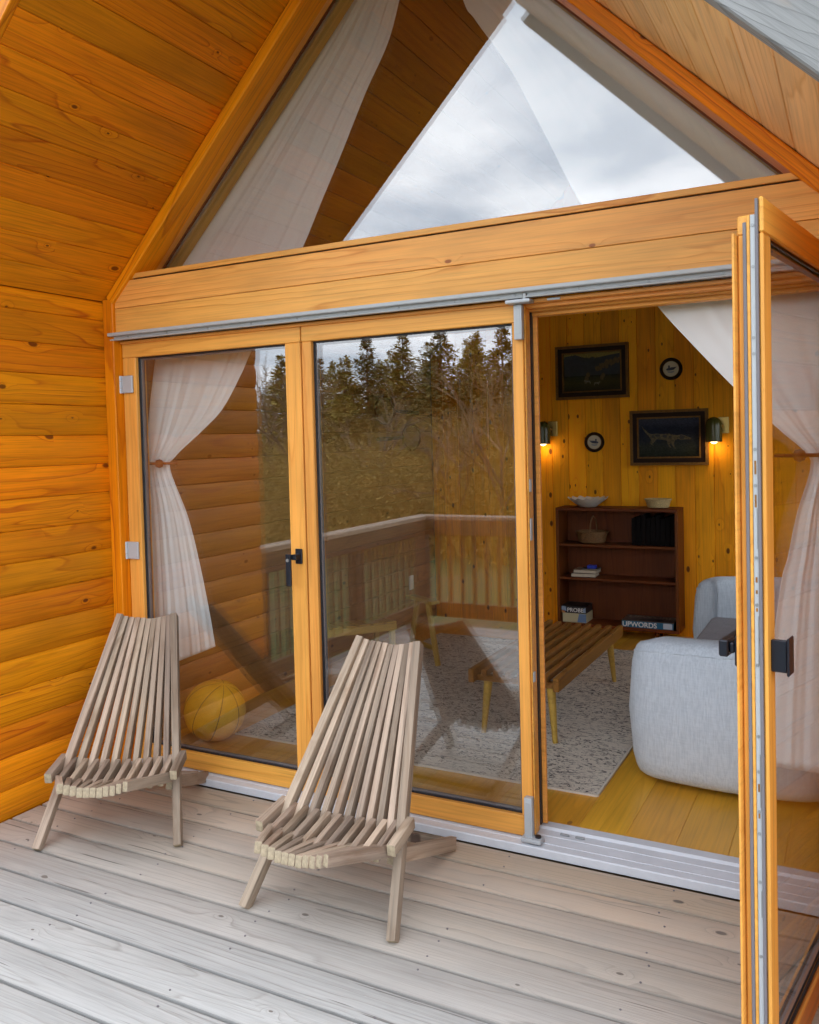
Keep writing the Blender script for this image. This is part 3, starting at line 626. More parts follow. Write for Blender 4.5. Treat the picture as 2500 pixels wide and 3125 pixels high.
# ------------------------------------------------------------------ curtains
def curtain(name, label, rows, nfold, amp, seed, mirror=False):
    """rows: (zl, zr, xl, xr, y) from top to bottom, interpolated smoothly"""
    import bisect
    NV, NU = 130, 110; vs = []; fs = []; K = len(rows)-1
    r_ = random.Random(seed); ph = [r_.uniform(0, 6.28) for _ in range(4)]
    for j in range(NV+1):
        t = j/NV*K; i = min(int(t), K-1); f = t-i
        p0, p1, p2, p3 = rows[max(i-1, 0)], rows[i], rows[i+1], rows[min(i+2, K)]
        q = []
        for a, b, c, d in zip(p0, p1, p2, p3):
            q.append(0.5*((2*b)+(-a+c)*f+(2*a-5*b+4*c-d)*f*f+(-a+3*b-3*c+d)*f**3))
        zl, zr, xl, xr, y = q; wdt = abs(xr-xl)
        am = amp*min(1.0, 0.20+0.30/max(wdt, 0.12)*0.30)
        for k in range(NU+1):
            u = k/NU
            uu = u+0.025*math.sin(2*math.pi*u*2+ph[0]+j*0.01)
            yy = y+am*(math.sin(2*math.pi*nfold*uu+ph[1])+0.45*math.sin(2*math.pi*nfold*2.3*uu+ph[2]+0.012*j)+0.3*math.sin(2*math.pi*nfold*0.45*uu+ph[3]))
            vs.append((xl+(xr-xl)*u, yy, zl+(zr-zl)*u))
    for j in range(NV):
        for k in range(NU):
            a = j*(NU+1)+k; fs.append((a, a+1, a+NU+2, a+NU+1))
    m = MB(); m.add(vs, fs)
    o = m.build(name, M['curtain'], smooth=180)
    md = o.modifiers.new('thickness', 'SOLIDIFY'); md.thickness = 0.0012
    return tag(o, label, 'curtain', 'cream curtains tied back inside')
rowsL = [(3.66, 3.72, 0.26, 0.47, 0.245), (3.44, 3.47, 0.05, 0.398, 0.245), (3.28, 3.30, -0.11, 0.335, 0.245), (3.08, 3.12, -0.30, 0.222, 0.245), (2.84, 2.878, -0.54, 0.088, 0.245), (2.62, 2.684, -0.76, -0.02, 0.24),
         (2.44, 2.484, -0.93, -0.130, 0.235), (2.22, 2.26, -1.0, -0.265, 0.215), (2.00, 2.03, -1.02, -0.405, 0.19), (1.86, 1.91, -1.03, -0.462, 0.17), (1.72, 1.755, -1.04, -0.565, 0.155), (1.60, 1.650, -1.045, -0.69, 0.145), (1.515, 1.533, -1.045, -0.855, 0.140), (1.455, 1.465, -1.045, -0.895, 0.140),
         (1.28, 1.23, -1.045, -0.795, 0.145), (1.02, 1.0, -1.05, -0.735, 0.150), (0.76, 0.768, -1.055, -0.685, 0.150), (0.44, 0.60, -1.06, -0.655, 0.150)]
curtain('curtain', 'cream curtain tied back at the orange plank wall side', rowsL, 5, 0.010, 3)
mirr = lambda v: 2*XC-v
rowsR = [(3.66, 3.72, mirr(0.24), 0.60, 0.245), (3.40, 3.39, mirr(0.02), 0.695, 0.245), (3.28, 3.30, mirr(-0.11), 0.746, 0.245), (3.08, 3.06, mirr(-0.30), 0.897, 0.245), (2.80, 2.766, mirr(-0.58), 1.04, 0.245),
         (2.46, 2.484, mirr(-0.92), 1.178, 0.235), (2.22, 2.26, 2.04, 1.335, 0.215), (2.04, 2.06, 2.045, 1.469, 0.19), (1.90, 1.92, 2.05, 1.583, 0.17), (1.70, 1.72, 2.065, 1.757, 0.155), (1.575, 1.589, 2.07, 1.884, 0.145), (1.50, 1.507, 2.075, 1.968, 0.140), (1.44, 1.45, 2.075, 1.983, 0.140),
         (1.29, 1.297, 2.075, 1.940, 0.145), (1.14, 1.145, 2.075, 1.909, 0.150), (1.04, 1.05, 2.075, 1.886, 0.150), (0.75, 0.76, 2.075, 1.85, 0.150), (0.40, 0.40, 2.08, 1.82, 0.150)]
curtain('curtain', 'cream curtain seen behind the open glass door', rowsR, 3, 0.005, 5)
for s, x0, lab in ((-1, XL, 'dark curtain hook holding the curtain by the plank wall'), (1, XR, 'dark curtain hook holding the curtain behind the open door')):
    h = MB(); d = 1 if s < 0 else -1
    h.tube((x0+0.004*d, 0.118, 1.497), (x0+0.235*d, 0.108, 1.497), 0.007, n=10); h.tube((x0+0.235*d, 0.108, 1.497), (x0+0.268*d, 0.140, 1.497), 0.007, n=10)
    h.lathe([(0.0, -0.022), (0.016, -0.016), (0.022, 0.0), (0.016, 0.016), (0.0, 0.022)], 14, 0, (x0+0.19*d, 0.098, 1.497))
    tag(h.build('curtain_hook', M['walnut'], smooth=40), lab, 'hook', 'curtain hooks')

# ------------------------------------------------------------------ furniture indoors
def rugmat():
    m, t, b, o = new_mat('rug_wool'); b.inputs['Roughness'].default_value = 0.95
    tcn = N(t, 'ShaderNodeTexCoord')
    def nz(sx, sy, det, dist, off=0.0):
        v = N(t, 'ShaderNodeMapping'); v.inputs['Scale'].default_value = (sx, sy, 1); v.inputs['Location'].default_value = (off, off, 0); L(t, tcn.outputs['Object'], v.inputs['Vector'])
        n = N(t, 'ShaderNodeTexNoise', i_Scale=1.0, i_Detail=det, i_Roughness=0.55, i_Distortion=dist); L(t, v.outputs[0], n.inputs['Vector']); return n.outputs[0]
    a = nz(11, 26, 2.0, 1.8); c = nz(30, 34, 2.0, 1.0, 5.0); e = nz(3.0, 9.0, 1.0, 0.5, 9.0)
    ln = ramp(t, math_(t, 'ABSOLUTE', math_(t, 'SUBTRACT', a, 0.5)), [(0.0, 1.0), (0.026, 1.0), (0.040, 0.0)])
    br = ramp(t, c, [(0.40, 0.0), (0.47, 1.0)])
    sp = ramp(t, nz(38, 52, 1.0, 0.4, 3.0), [(0.66, 0.0), (0.70, 1.0)])
    ms = ramp(t, e, [(0.30, 0.35), (0.50, 1.0)])
    f = math_(t, 'MULTIPLY', math_(t, 'MAXIMUM', math_(t, 'MULTIPLY', ln, br), math_(t, 'MULTIPLY', sp, 0.8)), ms)
    wv = ramp(t, nz(140, 240, 1.0, 0.0), [(0.3, 0.85), (0.7, 1.1)])
    L(t, mixc(t, math_(t, 'MULTIPLY', f, 0.95), mixc(t, 1.0, (0.74, 0.68, 0.58), wv, 'MULTIPLY'), (0.085, 0.075, 0.075)), b.inputs['Base Color'])
    bp = N(t, 'ShaderNodeBump', i_Strength=0.4, i_Distance=0.003); L(t, wv, bp.inputs['Height']); L(t, bp.outputs[0], b.inputs['Normal']); return m
def fabric(name, c1, c2, sc_=1.0):
    m, t, b, o = new_mat(name); b.inputs['Roughness'].default_value = 0.95; b.inputs['Sheen Weight'].default_value = 0.15
    tcn = N(t, 'ShaderNodeTexCoord')
    def nz(s, det=2.0):
        v = N(t, 'ShaderNodeVectorMath', operation='MULTIPLY', i_1=s); L(t, tcn.outputs['Object'], v.inputs[0])
        n = N(t, 'ShaderNodeTexNoise', i_Scale=sc_, i_Detail=det, i_Roughness=0.6); L(t, v.outputs[0], n.inputs['Vector']); return n.outputs[0]
    a = ramp(t, nz((150, 150, 14)), [(0.38, 0.0), (0.6, 1.0)]); c = ramp(t, nz((20, 20, 160)), [(0.35, 0.0), (0.65, 1.0)])
    L(t, mixc(t, math_(t, 'ADD', math_(t, 'MULTIPLY', a, 0.65), math_(t, 'MULTIPLY', c, 0.35)), c1, c2), b.inputs['Base Color'])
    bp = N(t, 'ShaderNodeBump', i_Strength=0.35, i_Distance=0.002); L(t, a, bp.inputs['Height']); L(t, bp.outputs[0], b.inputs['Normal']); return m
M['rug'] = rugmat(); M['sofa'] = fabric('blue_grey_wool', (0.49, 0.55, 0.61), (0.62, 0.68, 0.74)); M['seat'] = fabric('mauve_wool', (0.155, 0.135, 0.145), (0.22, 0.195, 0.205))
M['ball'] = plain('yellow_leather', (0.76, 0.43, 0.02), 0.55, noise=0.12, nscale=9); M['ballseam'] = plain('seam', (0.14, 0.08, 0.02), 0.7)
rug = MB().box((-0.80, 0.455, 0.0505), (1.130, 2.95, 0.0585)).build('rug', M['rug'], bevel=0.003)
tag(rug, 'cream wool rug with dark scribbled pattern on the oak floor', 'rug')
rb = MB(); rb.box((-0.80, 0.448, 0.0503), (1.137, 0.4545, 0.0600)); rb.box((1.1305, 0.455, 0.0503), (1.142, 2.95, 0.0600)); rb.build('binding', plain('rug_edge', (0.66, 0.62, 0.54), 0.95, noise=0.1, nscale=200), rug)
# slatted coffee table
ct = tag(empty('coffee_table', (0.58, 1.57, FL)), 'low slatted wooden table standing on the patterned rug', 'coffee table')
ZT = 0.400; TY0, TY1 = 0.930, 2.190
for i in range(8):
    xx = 0.345+0.0645*i+0.014
    wdt = 0.030
    if i in (0, 7): block('apron', (xx-0.014, TY0-0.015, ZT-0.068), (xx+0.016, TY1+0.015, ZT), M['table'], ct, 'y', 0.003)
    else: block('slat', (xx-0.014, TY0+0.004, ZT-0.034), (xx+0.016, TY1-0.004, ZT-0.001), M['table'], ct, 'y', 0.003)
for yy in (TY0+0.03, 1.35, 1.77, TY1-0.06): block('cross_rail', (0.362, yy, ZT-0.066), (0.796, yy+0.03, ZT-0.0345), M['table'], ct, 'x', 0.002)
for (lx, ly, sx, sy) in ((0.412, 0.985, -1, -1), (0.772, 0.985, 1, -1), (0.412, 2.13, -1, 1), (0.772, 2.13, 1, 1)):
    MB().tube((lx-0.012*sx, ly-0.01*sy, ZT-0.067), (lx+0.012*sx, ly+0.012*sy, FL+0.009), 0.0235, 0.0125, 16).build('leg', M['pale'], ct, smooth=40)
# sofa: swept tub of arms and back
def sofa():
    root = tag(empty('sofa', (1.7, 1.55, FL)), 'blue grey fabric sofa with rounded arms inside the doorway', 'sofa')
    ctrl = [(1.305, 0.790), (1.318, 0.745), (1.43, 0.716), (1.60, 0.700), (1.80, 0.705), (1.93, 0.735), (1.985, 0.83), (1.99, 1.1), (1.99, 1.6), (1.99, 2.1), (1.98, 2.36), (1.92, 2.45), (1.78, 2.48), (1.58, 2.475), (1.43, 2.455), (1.318, 2.42), (1.305, 2.375)]
    pts = []
    for i in range(len(ctrl)-1):
        p0, p1, p2, p3 = [Vector((*ctrl[max(0, min(len(ctrl)-1, i+k))], 0)) for k in (-1, 0, 1, 2)]
        for s in range(6):
            f = s/6; pts.append(0.5*((2*p1)+(-p0+p2)*f+(2*p0-5*p1+4*p2-p3)*f*f+(-p0+3*p1-3*p2+p3)*f**3))
    pts.append(Vector((*ctrl[-1], 0)))
    n = len(pts); acc = [0]
    for a, b in zip(pts, pts[1:]): acc.append(acc[-1]+(b-a).length)
    tot = acc[-1]; vs = []; fs = []; prof_n = 20
    for i, p in enumerate(pts):
        t = (pts[min(i+1, n-1)]-pts[max(i-1, 0)]).normalized(); nr = Vector((t.y, -t.x, 0))       # outward
        e = min(acc[i], tot-acc[i]); rr = min(1.0, e/0.13); top = 0.615+0.075*(1-(1-rr)**2.4)**0.5 - 0.0 ; th = 0.088*(0.35+0.65*(1-(1-min(1, e/0.10))**2)**0.5)
        top += 0.010*min(1, e/0.5)
        z0 = 0.075
        for k in range(prof_n):
            a = 2*math.pi*k/prof_n; ca, sa = math.cos(a), math.sin(a)
            ex = 0.42
            ox = math.copysign(abs(ca)**ex, ca)*th; oz = math.copysign(abs(sa)**0.30, sa)*(top-z0)/2
            bulge = 0.028*math.cos((oz/((top-z0)/2))*math.pi/2)
            q = p+nr*(ox+(bulge if ox > 0 else 0)-0.05*(1-0)*(0))
            vs.append((q.x, q.y, (top+z0)/2+oz))
    for i in range(n-1):
        for k in range(prof_n): fs.append((i*prof_n+k, i*prof_n+(k+1) % prof_n, (i+1)*prof_n+(k+1) % prof_n, (i+1)*prof_n+k))
    fs += [tuple(range(prof_n))[::-1], tuple(range((n-1)*prof_n, n*prof_n))]
    m = MB(); m.add(vs, fs); m.build('armrest_and_back', M['sofa'], root, smooth=60)
    MB().box((1.325, 0.80, 0.36), (1.91, 2.37, 0.465)).build('seat_cushion', M['seat'], root, bevel=0.045, smooth=60, seg=4)
    MB().box((1.34, 0.79, 0.10), (1.95, 2.38, 0.355)).build('base', M['sofa'], root, bevel=0.02, smooth=60, seg=2)
    for xx in (1.38, 1.90):
        for yy in (0.78, 2.36): MB().tube((xx, yy, FL), (xx, yy, 0.10), 0.014, 0.02, 12).build('leg', M['walnut'], root, smooth=40)
    pm = MB()
    for i in range(2, n-3):
        pm.tube(Vector(vs[i*prof_n+2]), Vector(vs[(i+1)*prof_n+2]), 0.0035, n=6, cap=False)
    pm.build('piping', M['sofa'], root, smooth=60)
sofa()
# bookcase
bc = tag(empty('bookcase', (0.51, 3.42, FL)), 'dark walnut bookcase against the knotty pine wall', 'bookcase')
BX0, BX1, BY0, BY1, BZ0, BZ1 = 0.050, 0.966, 3.300, 3.540, 0.118, 1.030
block('top', (BX0, BY0, BZ1-0.022), (BX1, BY1, BZ1), M['walnut'], bc, 'x'); block('bottom', (BX0, BY0+0.001, BZ0), (BX1, BY1, BZ0+0.022), M['walnut'], bc, 'x')
block('side', (BX0, BY0+0.001, BZ0+0.0225), (BX0+0.022, BY1, BZ1-0.0225), M['walnut'], bc, 'z'); block('side', (BX1-0.022, BY0+0.001, BZ0+0.0225), (BX1, BY1, BZ1-0.0225), M['walnut'], bc, 'z')
block('back', (BX0+0.023, BY1-0.012, BZ0+0.023), (BX1-0.023, BY1-0.002, BZ1-0.023), M['walnut'], bc, 'z')
for z in (0.742, 0.484): block('shelf', (BX0+0.0225, BY0+0.012, z-0.009), (BX1-0.0225, BY1-0.013, z+0.009), M['walnut'], bc, 'x')
for xx in (0.12, 0.80):
    for yy in (3.34, 3.50): MB().tube((xx, yy, FL), (xx, yy, BZ0-0.0005), 0.009, 0.016, 12).build('leg', M['walnut'], bc, smooth=40)
# on the bookcase
M['bowl'] = plain('white_ceramic', (0.66, 0.62, 0.55), 0.4, noise=0.08); M['wicker'] = plain('wicker', (0.55, 0.41, 0.19), 0.7, noise=0.35, nscale=120, bump=0.6)
def fluted(cx, cy_, z, r, h, lobes, amp):
    vs = []; fs = []; n = lobes*8; prof = [(0.0, 0.0), (0.36, 0.0), (0.42, 0.04), (0.62, 0.35), (0.85, 0.72), (1.0, 1.0), (0.98, 1.02), (0.80, 0.70), (0.55, 0.30), (0.30, 0.10), (0.0, 0.08)]
    for (a, b) in prof:
        for i in range(n):
            th = 2*math.pi*i/n; k = 1+amp*math.cos(lobes*th)*(a**1.5); zz = b*h+0.10*h*math.cos(lobes*th)*(a**3)
            vs.append((cx+r*a*k*math.cos(th), cy_+r*a*k*math.sin(th), z+zz))
    for j in range(len(prof)-1):
        for i in range(n): fs.append((j*n+i, j*n+(i+1) % n, (j+1)*n+(i+1) % n, (j+1)*n+i))
    m = MB(); m.add(vs, fs); return m
tag(fluted(0.275, 3.41, BZ1+0.0005, 0.150, 0.070, 14, 0.055).build('fluted_bowl', M['bowl'], smooth=50), 'white scalloped bowl on top of the bookcase', 'bowl')
def basket(name, label, cx, cy_, z, r0, r1, h, mat, handle=False):
    root = tag(empty(name, (cx, cy_, z)), label, 'basket'); vs = []; fs = []; n = 64; rows_ = 14
    for j in range(rows_+1):
        t = j/rows_; rr = r0+(r1-r0)*(t**0.7)
        for i in range(n):
            th = 2*math.pi*i/n; k = rr+0.0035*math.sin(i*math.pi/2+(j % 2)*math.pi)+0.0
            vs.append((cx+k*math.cos(th), cy_+k*math.sin(th)*0.8, z+0.004+h*t))
    for j in range(rows_):
        for i in range(n): fs.append((j*n+i, j*n+(i+1) % n, (j+1)*n+(i+1) % n, (j+1)*n+i))
    fs.append(tuple(range(n))[::-1])
    m = MB(); m.add(vs, fs); o = m.build('body', mat, root, smooth=50); md = o.modifiers.new('thickness', 'SOLIDIFY'); md.thickness = 0.004
    rm = MB()
    for i in range(n):
        a, b = 2*math.pi*i/n, 2*math.pi*(i+1)/n
        rm.tube((cx+r1*1.03*math.cos(a), cy_+r1*1.03*math.sin(a)*0.8, z+h+0.002*(i % 2)), (cx+r1*1.03*math.cos(b), cy_+r1*1.03*math.sin(b)*0.8, z+h+0.002*((i+1) % 2)), 0.006, n=6)
    rm.build('rim', mat, root, smooth=50)
    if handle:
        hm = MB()
        for i in range(16):
            a, b = math.pi*i/16, math.pi*(i+1)/16
            hm.tube((cx+0.012, cy_+r1*math.cos(a)*0.8, z+h+0.12*math.sin(a)), (cx+0.012, cy_+r1*math.cos(b)*0.8, z+h+0.12*math.sin(b)), 0.006, n=6)
        for sx in (-1, 1):
            for q in range(5): hm.tube((cx+0.012, cy_-r1*0.8, z+h+0.035-0.012*q), (cx+0.012+sx*(0.012+0.012*q), cy_-r1*0.815, z+h-0.018*q+0.01), 0.0035, n=5)
        hm.build('handle', mat, root, smooth=50)
    return root
basket('wicker_basket', 'shallow pale wicker basket on top of the bookcase', 0.808, 3.405, BZ1+0.0008, 0.072, 0.092, 0.062, M['wicker'])
basket('wicker_basket', 'brown handled basket inside the top bookcase shelf', 0.300, 3.420, 0.7525, 0.095, 0.120, 0.085, plain('brown_wicker', (0.20, 0.095, 0.03), 0.7, noise=0.4, nscale=120, bump=0.6), True)
vol = plain('black_binding', (0.006, 0.004, 0.004), 0.7, spec=0.08)
for i in range(9):
    xx = 0.622+0.0355*i; hh = 0.205+0.012*((i*7) % 3)
    t_ = tag(MB().box((xx, 3.345, 0.7515), (xx+0.0335, 3.50, 0.7515+hh)).build('book', vol, bevel=0.003), 'black bound volume in the row on the top bookcase shelf', 'book', 'row of black volumes')
pg = plain('book_pages', (0.62, 0.52, 0.38), 0.8, noise=0.08, nscale=80)
def book(label, a, b, cover, rot=0.0):
    c = ((a[0]+b[0])/2, (a[1]+b[1])/2, a[2]); W = Matrix.Translation(c) @ Matrix.Rotation(rot, 4, 'Z')
    sx, sy, sz = (b[0]-a[0])/2, (b[1]-a[1])/2, b[2]-a[2]
    root = bpy.data.objects.new('book', None); COL.objects.link(root); reg(root, W, None); tag(root, label, 'book')
    MB().box((-sx, -sy, 0), (sx, sy, 0.0025)).build('cover', cover, root, W); MB().box((-sx, -sy, sz-0.0025), (sx, sy, sz)).build('cover', cover, root, W)
    MB().box((-sx+0.003, -sy+0.004, 0.003), (sx-0.003, sy-0.002, sz-0.003)).build('pages', pg, root, W); return root
book('thick cream book lying lowest in the bookcase pile', (0.150, 3.335, 0.4935), (0.340, 3.48, 0.5225), plain('brown_cover', (0.09, 0.04, 0.03), 0.5), 0.06)
book('cream book lying second in the bookcase pile', (0.172, 3.340, 0.5232), (0.352, 3.47, 0.5500), plain('tan_cover', (0.30, 0.2, 0.12), 0.5), -0.04)
book('thin dark book under the small blue box', (0.232, 3.345, 0.5506), (0.362, 3.45, 0.5600), plain('dark_cover', (0.03, 0.03, 0.03), 0.5), 0.02)
tag(MB().box((0.277, 3.35, 0.5606), (0.340, 3.40, 0.584)).build('small_box', plain('blue_card', (0.01, 0.035, 0.42), 0.4), bevel=0.001), 'small bright blue box on top of the book pile', 'box')
def text(body, size, mat4, mat, parent, extr=0.0006, bold=False):
    cu = bpy.data.curves.new('lettering', 'FONT'); cu.body = body; cu.size = size; cu.extrude = extr; cu.align_x = 'LEFT'; cu.align_y = 'BOTTOM_BASELINE'
    if bold: cu.offset = size*0.018
    o = bpy.data.objects.new('tmp', cu); COL.objects.link(o); me = bpy.data.meshes.new_from_object(o); bpy.data.objects.remove(o); me.materials.clear(); me.materials.append(mat); return link('lettering', me, None, parent, mat4)
FRONT = Matrix(((1, 0, 0, 0), (0, 0, -1, 0), (0, 1, 0, 0), (0, 0, 0, 1)))
TOPM = I4
white = plain('print_white', (0.80, 0.80, 0.78), 0.6); cardk = plain('black_card', (0.015, 0.015, 0.02), 0.4); cardb = plain('blue_card2', (0.02, 0.13, 0.24), 0.45)
b1 = tag(MB().box((0.077, 3.318, 0.2135), (0.270, 3.50, 0.2685)).build('game_box', cardk, bevel=0.001), 'black board game box lettered PROBE on bottom bookcase shelf', 'game box')
text('PROBE', 0.043, Matrix.Translation((0.122, 3.3172, 0.224)) @ FRONT, white, b1, bold=True)
pic = MB(); pic.poly([(0.078, 3.3174, 0.236), (0.118, 3.3174, 0.228), (0.112, 3.3174, 0.262), (0.080, 3.3174, 0.266)]); pic.poly([(0.246, 3.3174, 0.222), (0.269, 3.3174, 0.220), (0.269, 3.3174, 0.262), (0.250, 3.3174, 0.250)]); pic.build('printed_picture', plain('pale_blue_print', (0.30, 0.40, 0.55), 0.5), b1)
pic = MB(); pic.poly([(0.079, 3.3176, 0.2145), (0.112, 3.3176, 0.2145), (0.100, 3.3176, 0.228), (0.079, 3.3176, 0.234)]); pic.build('printed_picture', plain('orange_print', (0.55, 0.22, 0.06), 0.5), b1)
b0 = tag(MB().box((0.085, 3.322, 0.1415), (0.272, 3.50, 0.2125)).build('game_box', plain('cream_card', (0.62, 0.56, 0.34), 0.5), bevel=0.001), 'cream and blue game box under the black one', 'game box')
MB().poly([(0.20, 3.3216, 0.145), (0.271, 3.3216, 0.145), (0.271, 3.3216, 0.21), (0.215, 3.3216, 0.21)]).build('printed_picture', plain('mid_blue_print', (0.16, 0.26, 0.45), 0.5), b0)
b2 = tag(MB().box((0.545, 3.312, 0.1412), (0.925, 3.52, 0.1900)).build('game_box', cardb, bevel=0.001), 'flat blue board game box lettered UPWORDS on bottom bookcase shelf', 'game box')
MB().box((0.5445, 3.3115, 0.1895), (0.9255, 3.5205, 0.1925)).build('lid_face', plain('brown_card', (0.10, 0.07, 0.055), 0.45), b2)
text('UPWORDS', 0.052, Matrix.Translation((0.550, 3.3112, 0.1475)) @ FRONT, white, b2, bold=True)
text('UPWORDS', 0.080, Matrix.Translation((0.565, 3.44, 0.1926)), plain('tan_print', (0.34, 0.27, 0.2), 0.5), b2, bold=True)
MB().poly([(0.85, 3.3113, 0.145), (0.915, 3.3113, 0.145), (0.915, 3.3113, 0.186), (0.85, 3.3113, 0.186)]).build('printed_picture', plain('pale_print', (0.55, 0.62, 0.72), 0.5), b2)
MB().poly([(0.66, 3.335, 0.1927), (0.82, 3.335, 0.1927), (0.84, 3.41, 0.1927), (0.68, 3.41, 0.1927)]).build('printed_picture', plain('dark_print', (0.03, 0.02, 0.02), 0.5), b2)
# pictures
def paint(name, stops, axis=2, nscale=9.0, namp=0.25):
    m, t, b, o = new_mat(name); b.inputs['Roughness'].default_value = 0.6; b.inputs['Specular IOR Level'].default_value = 0.12
    tcn = N(t, 'ShaderNodeTexCoord'); sp = N(t, 'ShaderNodeSeparateXYZ'); L(t, tcn.outputs['Generated'], sp.inputs[0])
    nz = N(t, 'ShaderNodeTexNoise', i_Scale=nscale, i_Detail=6.0, i_Roughness=0.7); L(t, tcn.outputs['Generated'], nz.inputs['Vector'])
    f = math_(t, 'ADD', sp.outputs[axis], math_(t, 'MULTIPLY', math_(t, 'SUBTRACT', nz.outputs[0], 0.5), namp))
    n2 = N(t, 'ShaderNodeTexNoise', i_Scale=nscale*5, i_Detail=4.0); L(t, tcn.outputs['Generated'], n2.inputs['Vector'])
    L(t, mixc(t, 1.0, ramp(t, f, stops), ramp(t, n2.outputs[0], [(0.3, 0.6), (0.7, 1.5)]), 'MULTIPLY'), b.inputs['Base Color']); return m
M['gilt'] = plain('old_gilt', (0.20, 0.095, 0.018), 0.6, 0.0, spec=0.2, noise=0.25, nscale=60); M['darkframe'] = plain('black_brown_frame', (0.022, 0.009, 0.005), 0.6, spec=0.15)
def picture(label, x0, x1, z0, z1, canvas, tilt=0.0):
    root = tag(empty('framed_painting', ((x0+x1)/2, YB-0.004, z0)), label, 'painting', 'framed paintings on the back wall')
    y = YB-0.003
    def ring(nm, i, w, d0, d1, mat):
        a0, a1, c0, c1 = x0+i, x1-i, z0+i, z1-i
        m = MB(); m.box((a0, y-d1, c0), (a1, y-d0, c0+w)); m.box((a0, y-d1, c1-w), (a1, y-d0, c1)); m.box((a0, y-d1, c0+w), (a0+w, y-d0, c1-w)); m.box((a1-w, y-d1, c0+w), (a1, y-d0, c1-w))
        m.build(nm, mat, root)
    ring('frame', 0.0, 0.020, 0.0, 0.034, M['gilt']); ring('frame_panel', 0.0205, 0.032, 0.0, 0.024, M['darkframe']); ring('frame_fillet', 0.053, 0.010, 0.0, 0.028, M['gilt'])
    MB().box((x0+0.0635, y-0.012, z0+0.0635), (x1-0.0635, y-0.001, z1-0.0635)).build('canvas', canvas, root)
    return root
land = paint('landscape_paint', [(0.0, (0.030, 0.026, 0.010)), (0.22, (0.055, 0.045, 0.014)), (0.36, (0.030, 0.030, 0.012)), (0.42, (0.010, 0.010, 0.007)), (0.62, (0.018, 0.016, 0.010)), (0.76, (0.030, 0.033, 0.030)), (0.85, (0.035, 0.04, 0.045)), (0.90, (0.22, 0.18, 0.05))])
p1 = picture('framed dark landscape painting hung higher on the pine wall', 0.002, 0.578, 1.868, 2.287, land)
yy = YB-0.0155
hm = MB(); hm.poly([(0.07, yy, 2.205), (0.16, yy, 2.215), (0.23, yy, 2.190), (0.30, yy, 2.178), (0.40, yy, 2.196), (0.51, yy, 2.21), (0.51, yy, 2.05), (0.07, yy, 2.05)]); hm.build('painted_hills', plain('hill_paint', (0.018, 0.020, 0.022), 0.6, noise=0.4, nscale=30), p1)
tm = MB(); r_ = random.Random(3)
for i in range(26):
    cx, cz, rr = 0.33+0.0068*i+r_.uniform(-0.01, 0.01), 2.10+0.0022*i+r_.uniform(-0.012, 0.022), r_.uniform(0.007, 0.018)
    tm.poly([(cx+rr*math.cos(a*math.pi/4)*r_.uniform(0.7, 1.1), yy-0.0006-0.00002*i, cz+rr*1.3*math.sin(a*math.pi/4)*r_.uniform(0.7, 1.1)) for a in range(8)])
for (cx, cz) in ((0.25, 2.03), (0.26, 2.055), (0.24, 2.005), (0.37, 2.03), (0.38, 2.045)):
    tm.poly([(cx+0.016*math.cos(a*math.pi/4), yy-0.0014, cz+0.02*math.sin(a*math.pi/4)) for a in range(8)])
tm.build('painted_trees', plain('autumn_paint', (0.10, 0.062, 0.012), 0.6, noise=0.5, nscale=60), p1)
dm = MB()
for cx, cz, s in ((0.330, 1.985, 1), (0.255, 2.000, -1)):
    dm.poly([(cx-0.026*s, yy-0.0016, cz-0.004), (cx-0.018*s, yy-0.0016, cz+0.010), (cx+0.012*s, yy-0.0016, cz+0.010), (cx+0.022*s, yy-0.0016, cz+0.018), (cx+0.028*s, yy-0.0016, cz+0.010), (cx+0.016*s, yy-0.0016, cz-0.002), (cx+0.012*s, yy-0.0016, cz-0.016), (cx+0.006*s, yy-0.0016, cz-0.002), (cx-0.016*s, yy-0.0016, cz-0.004), (cx-0.022*s, yy-0.0016, cz-0.018)])
dm.build('painted_dogs', plain('dog_paint', (0.16, 0.14, 0.10), 0.6, noise=0.4, nscale=80), p1)
dogbg = paint('night_paint', [(0.0, (0.014, 0.016, 0.010)), (0.25, (0.035, 0.040, 0.030)), (0.45, (0.022, 0.026, 0.034)), (0.7, (0.012, 0.015, 0.030)), (0.9, (0.035, 0.042, 0.065))], nscale=6, namp=0.5)
p2 = picture('framed painting of a pointing spotted dog beside wall lamp', 0.582, 1.152, 1.343, 1.760, dogbg)
def flat(parent, nm, pts, mat, k=1): MB().poly([(x, yy-0.0006*k, z) for x, z in pts]).build(nm, mat, parent)
dogc = plain('setter_paint', (0.115, 0.092, 0.055), 0.6, spec=0.1, noise=0.55, nscale=70); dogd = plain('setter_dark', (0.03, 0.024, 0.022), 0.6, noise=0.4, nscale=60)
flat(p2, 'painted_dog', [(0.668, 1.640), (0.690, 1.618), (0.715, 1.592), (0.735, 1.580), (0.775, 1.582), (0.830, 1.578), (0.872, 1.580), (0.905, 1.570), (0.935, 1.566), (0.955, 1.572), (0.980, 1.566), (1.008, 1.553), (1.030, 1.546), (1.034, 1.538), (1.020, 1.533), (0.985, 1.535), (0.958, 1.530), (0.935, 1.540), (0.912, 1.528), (0.905, 1.505), (0.912, 1.480), (0.922, 1.462), (0.908, 1.466), (0.895, 1.488), (0.884, 1.510), (0.872, 1.498), (0.885, 1.475), (0.872, 1.478), (0.858, 1.505), (0.855, 1.528), (0.815, 1.536), (0.778, 1.540), (0.762, 1.520), (0.745, 1.505), (0.758, 1.490), (0.740, 1.500), (0.726, 1.512), (0.738, 1.535), (0.722, 1.562), (0.700, 1.586), (0.680, 1.612)], dogc, 1)
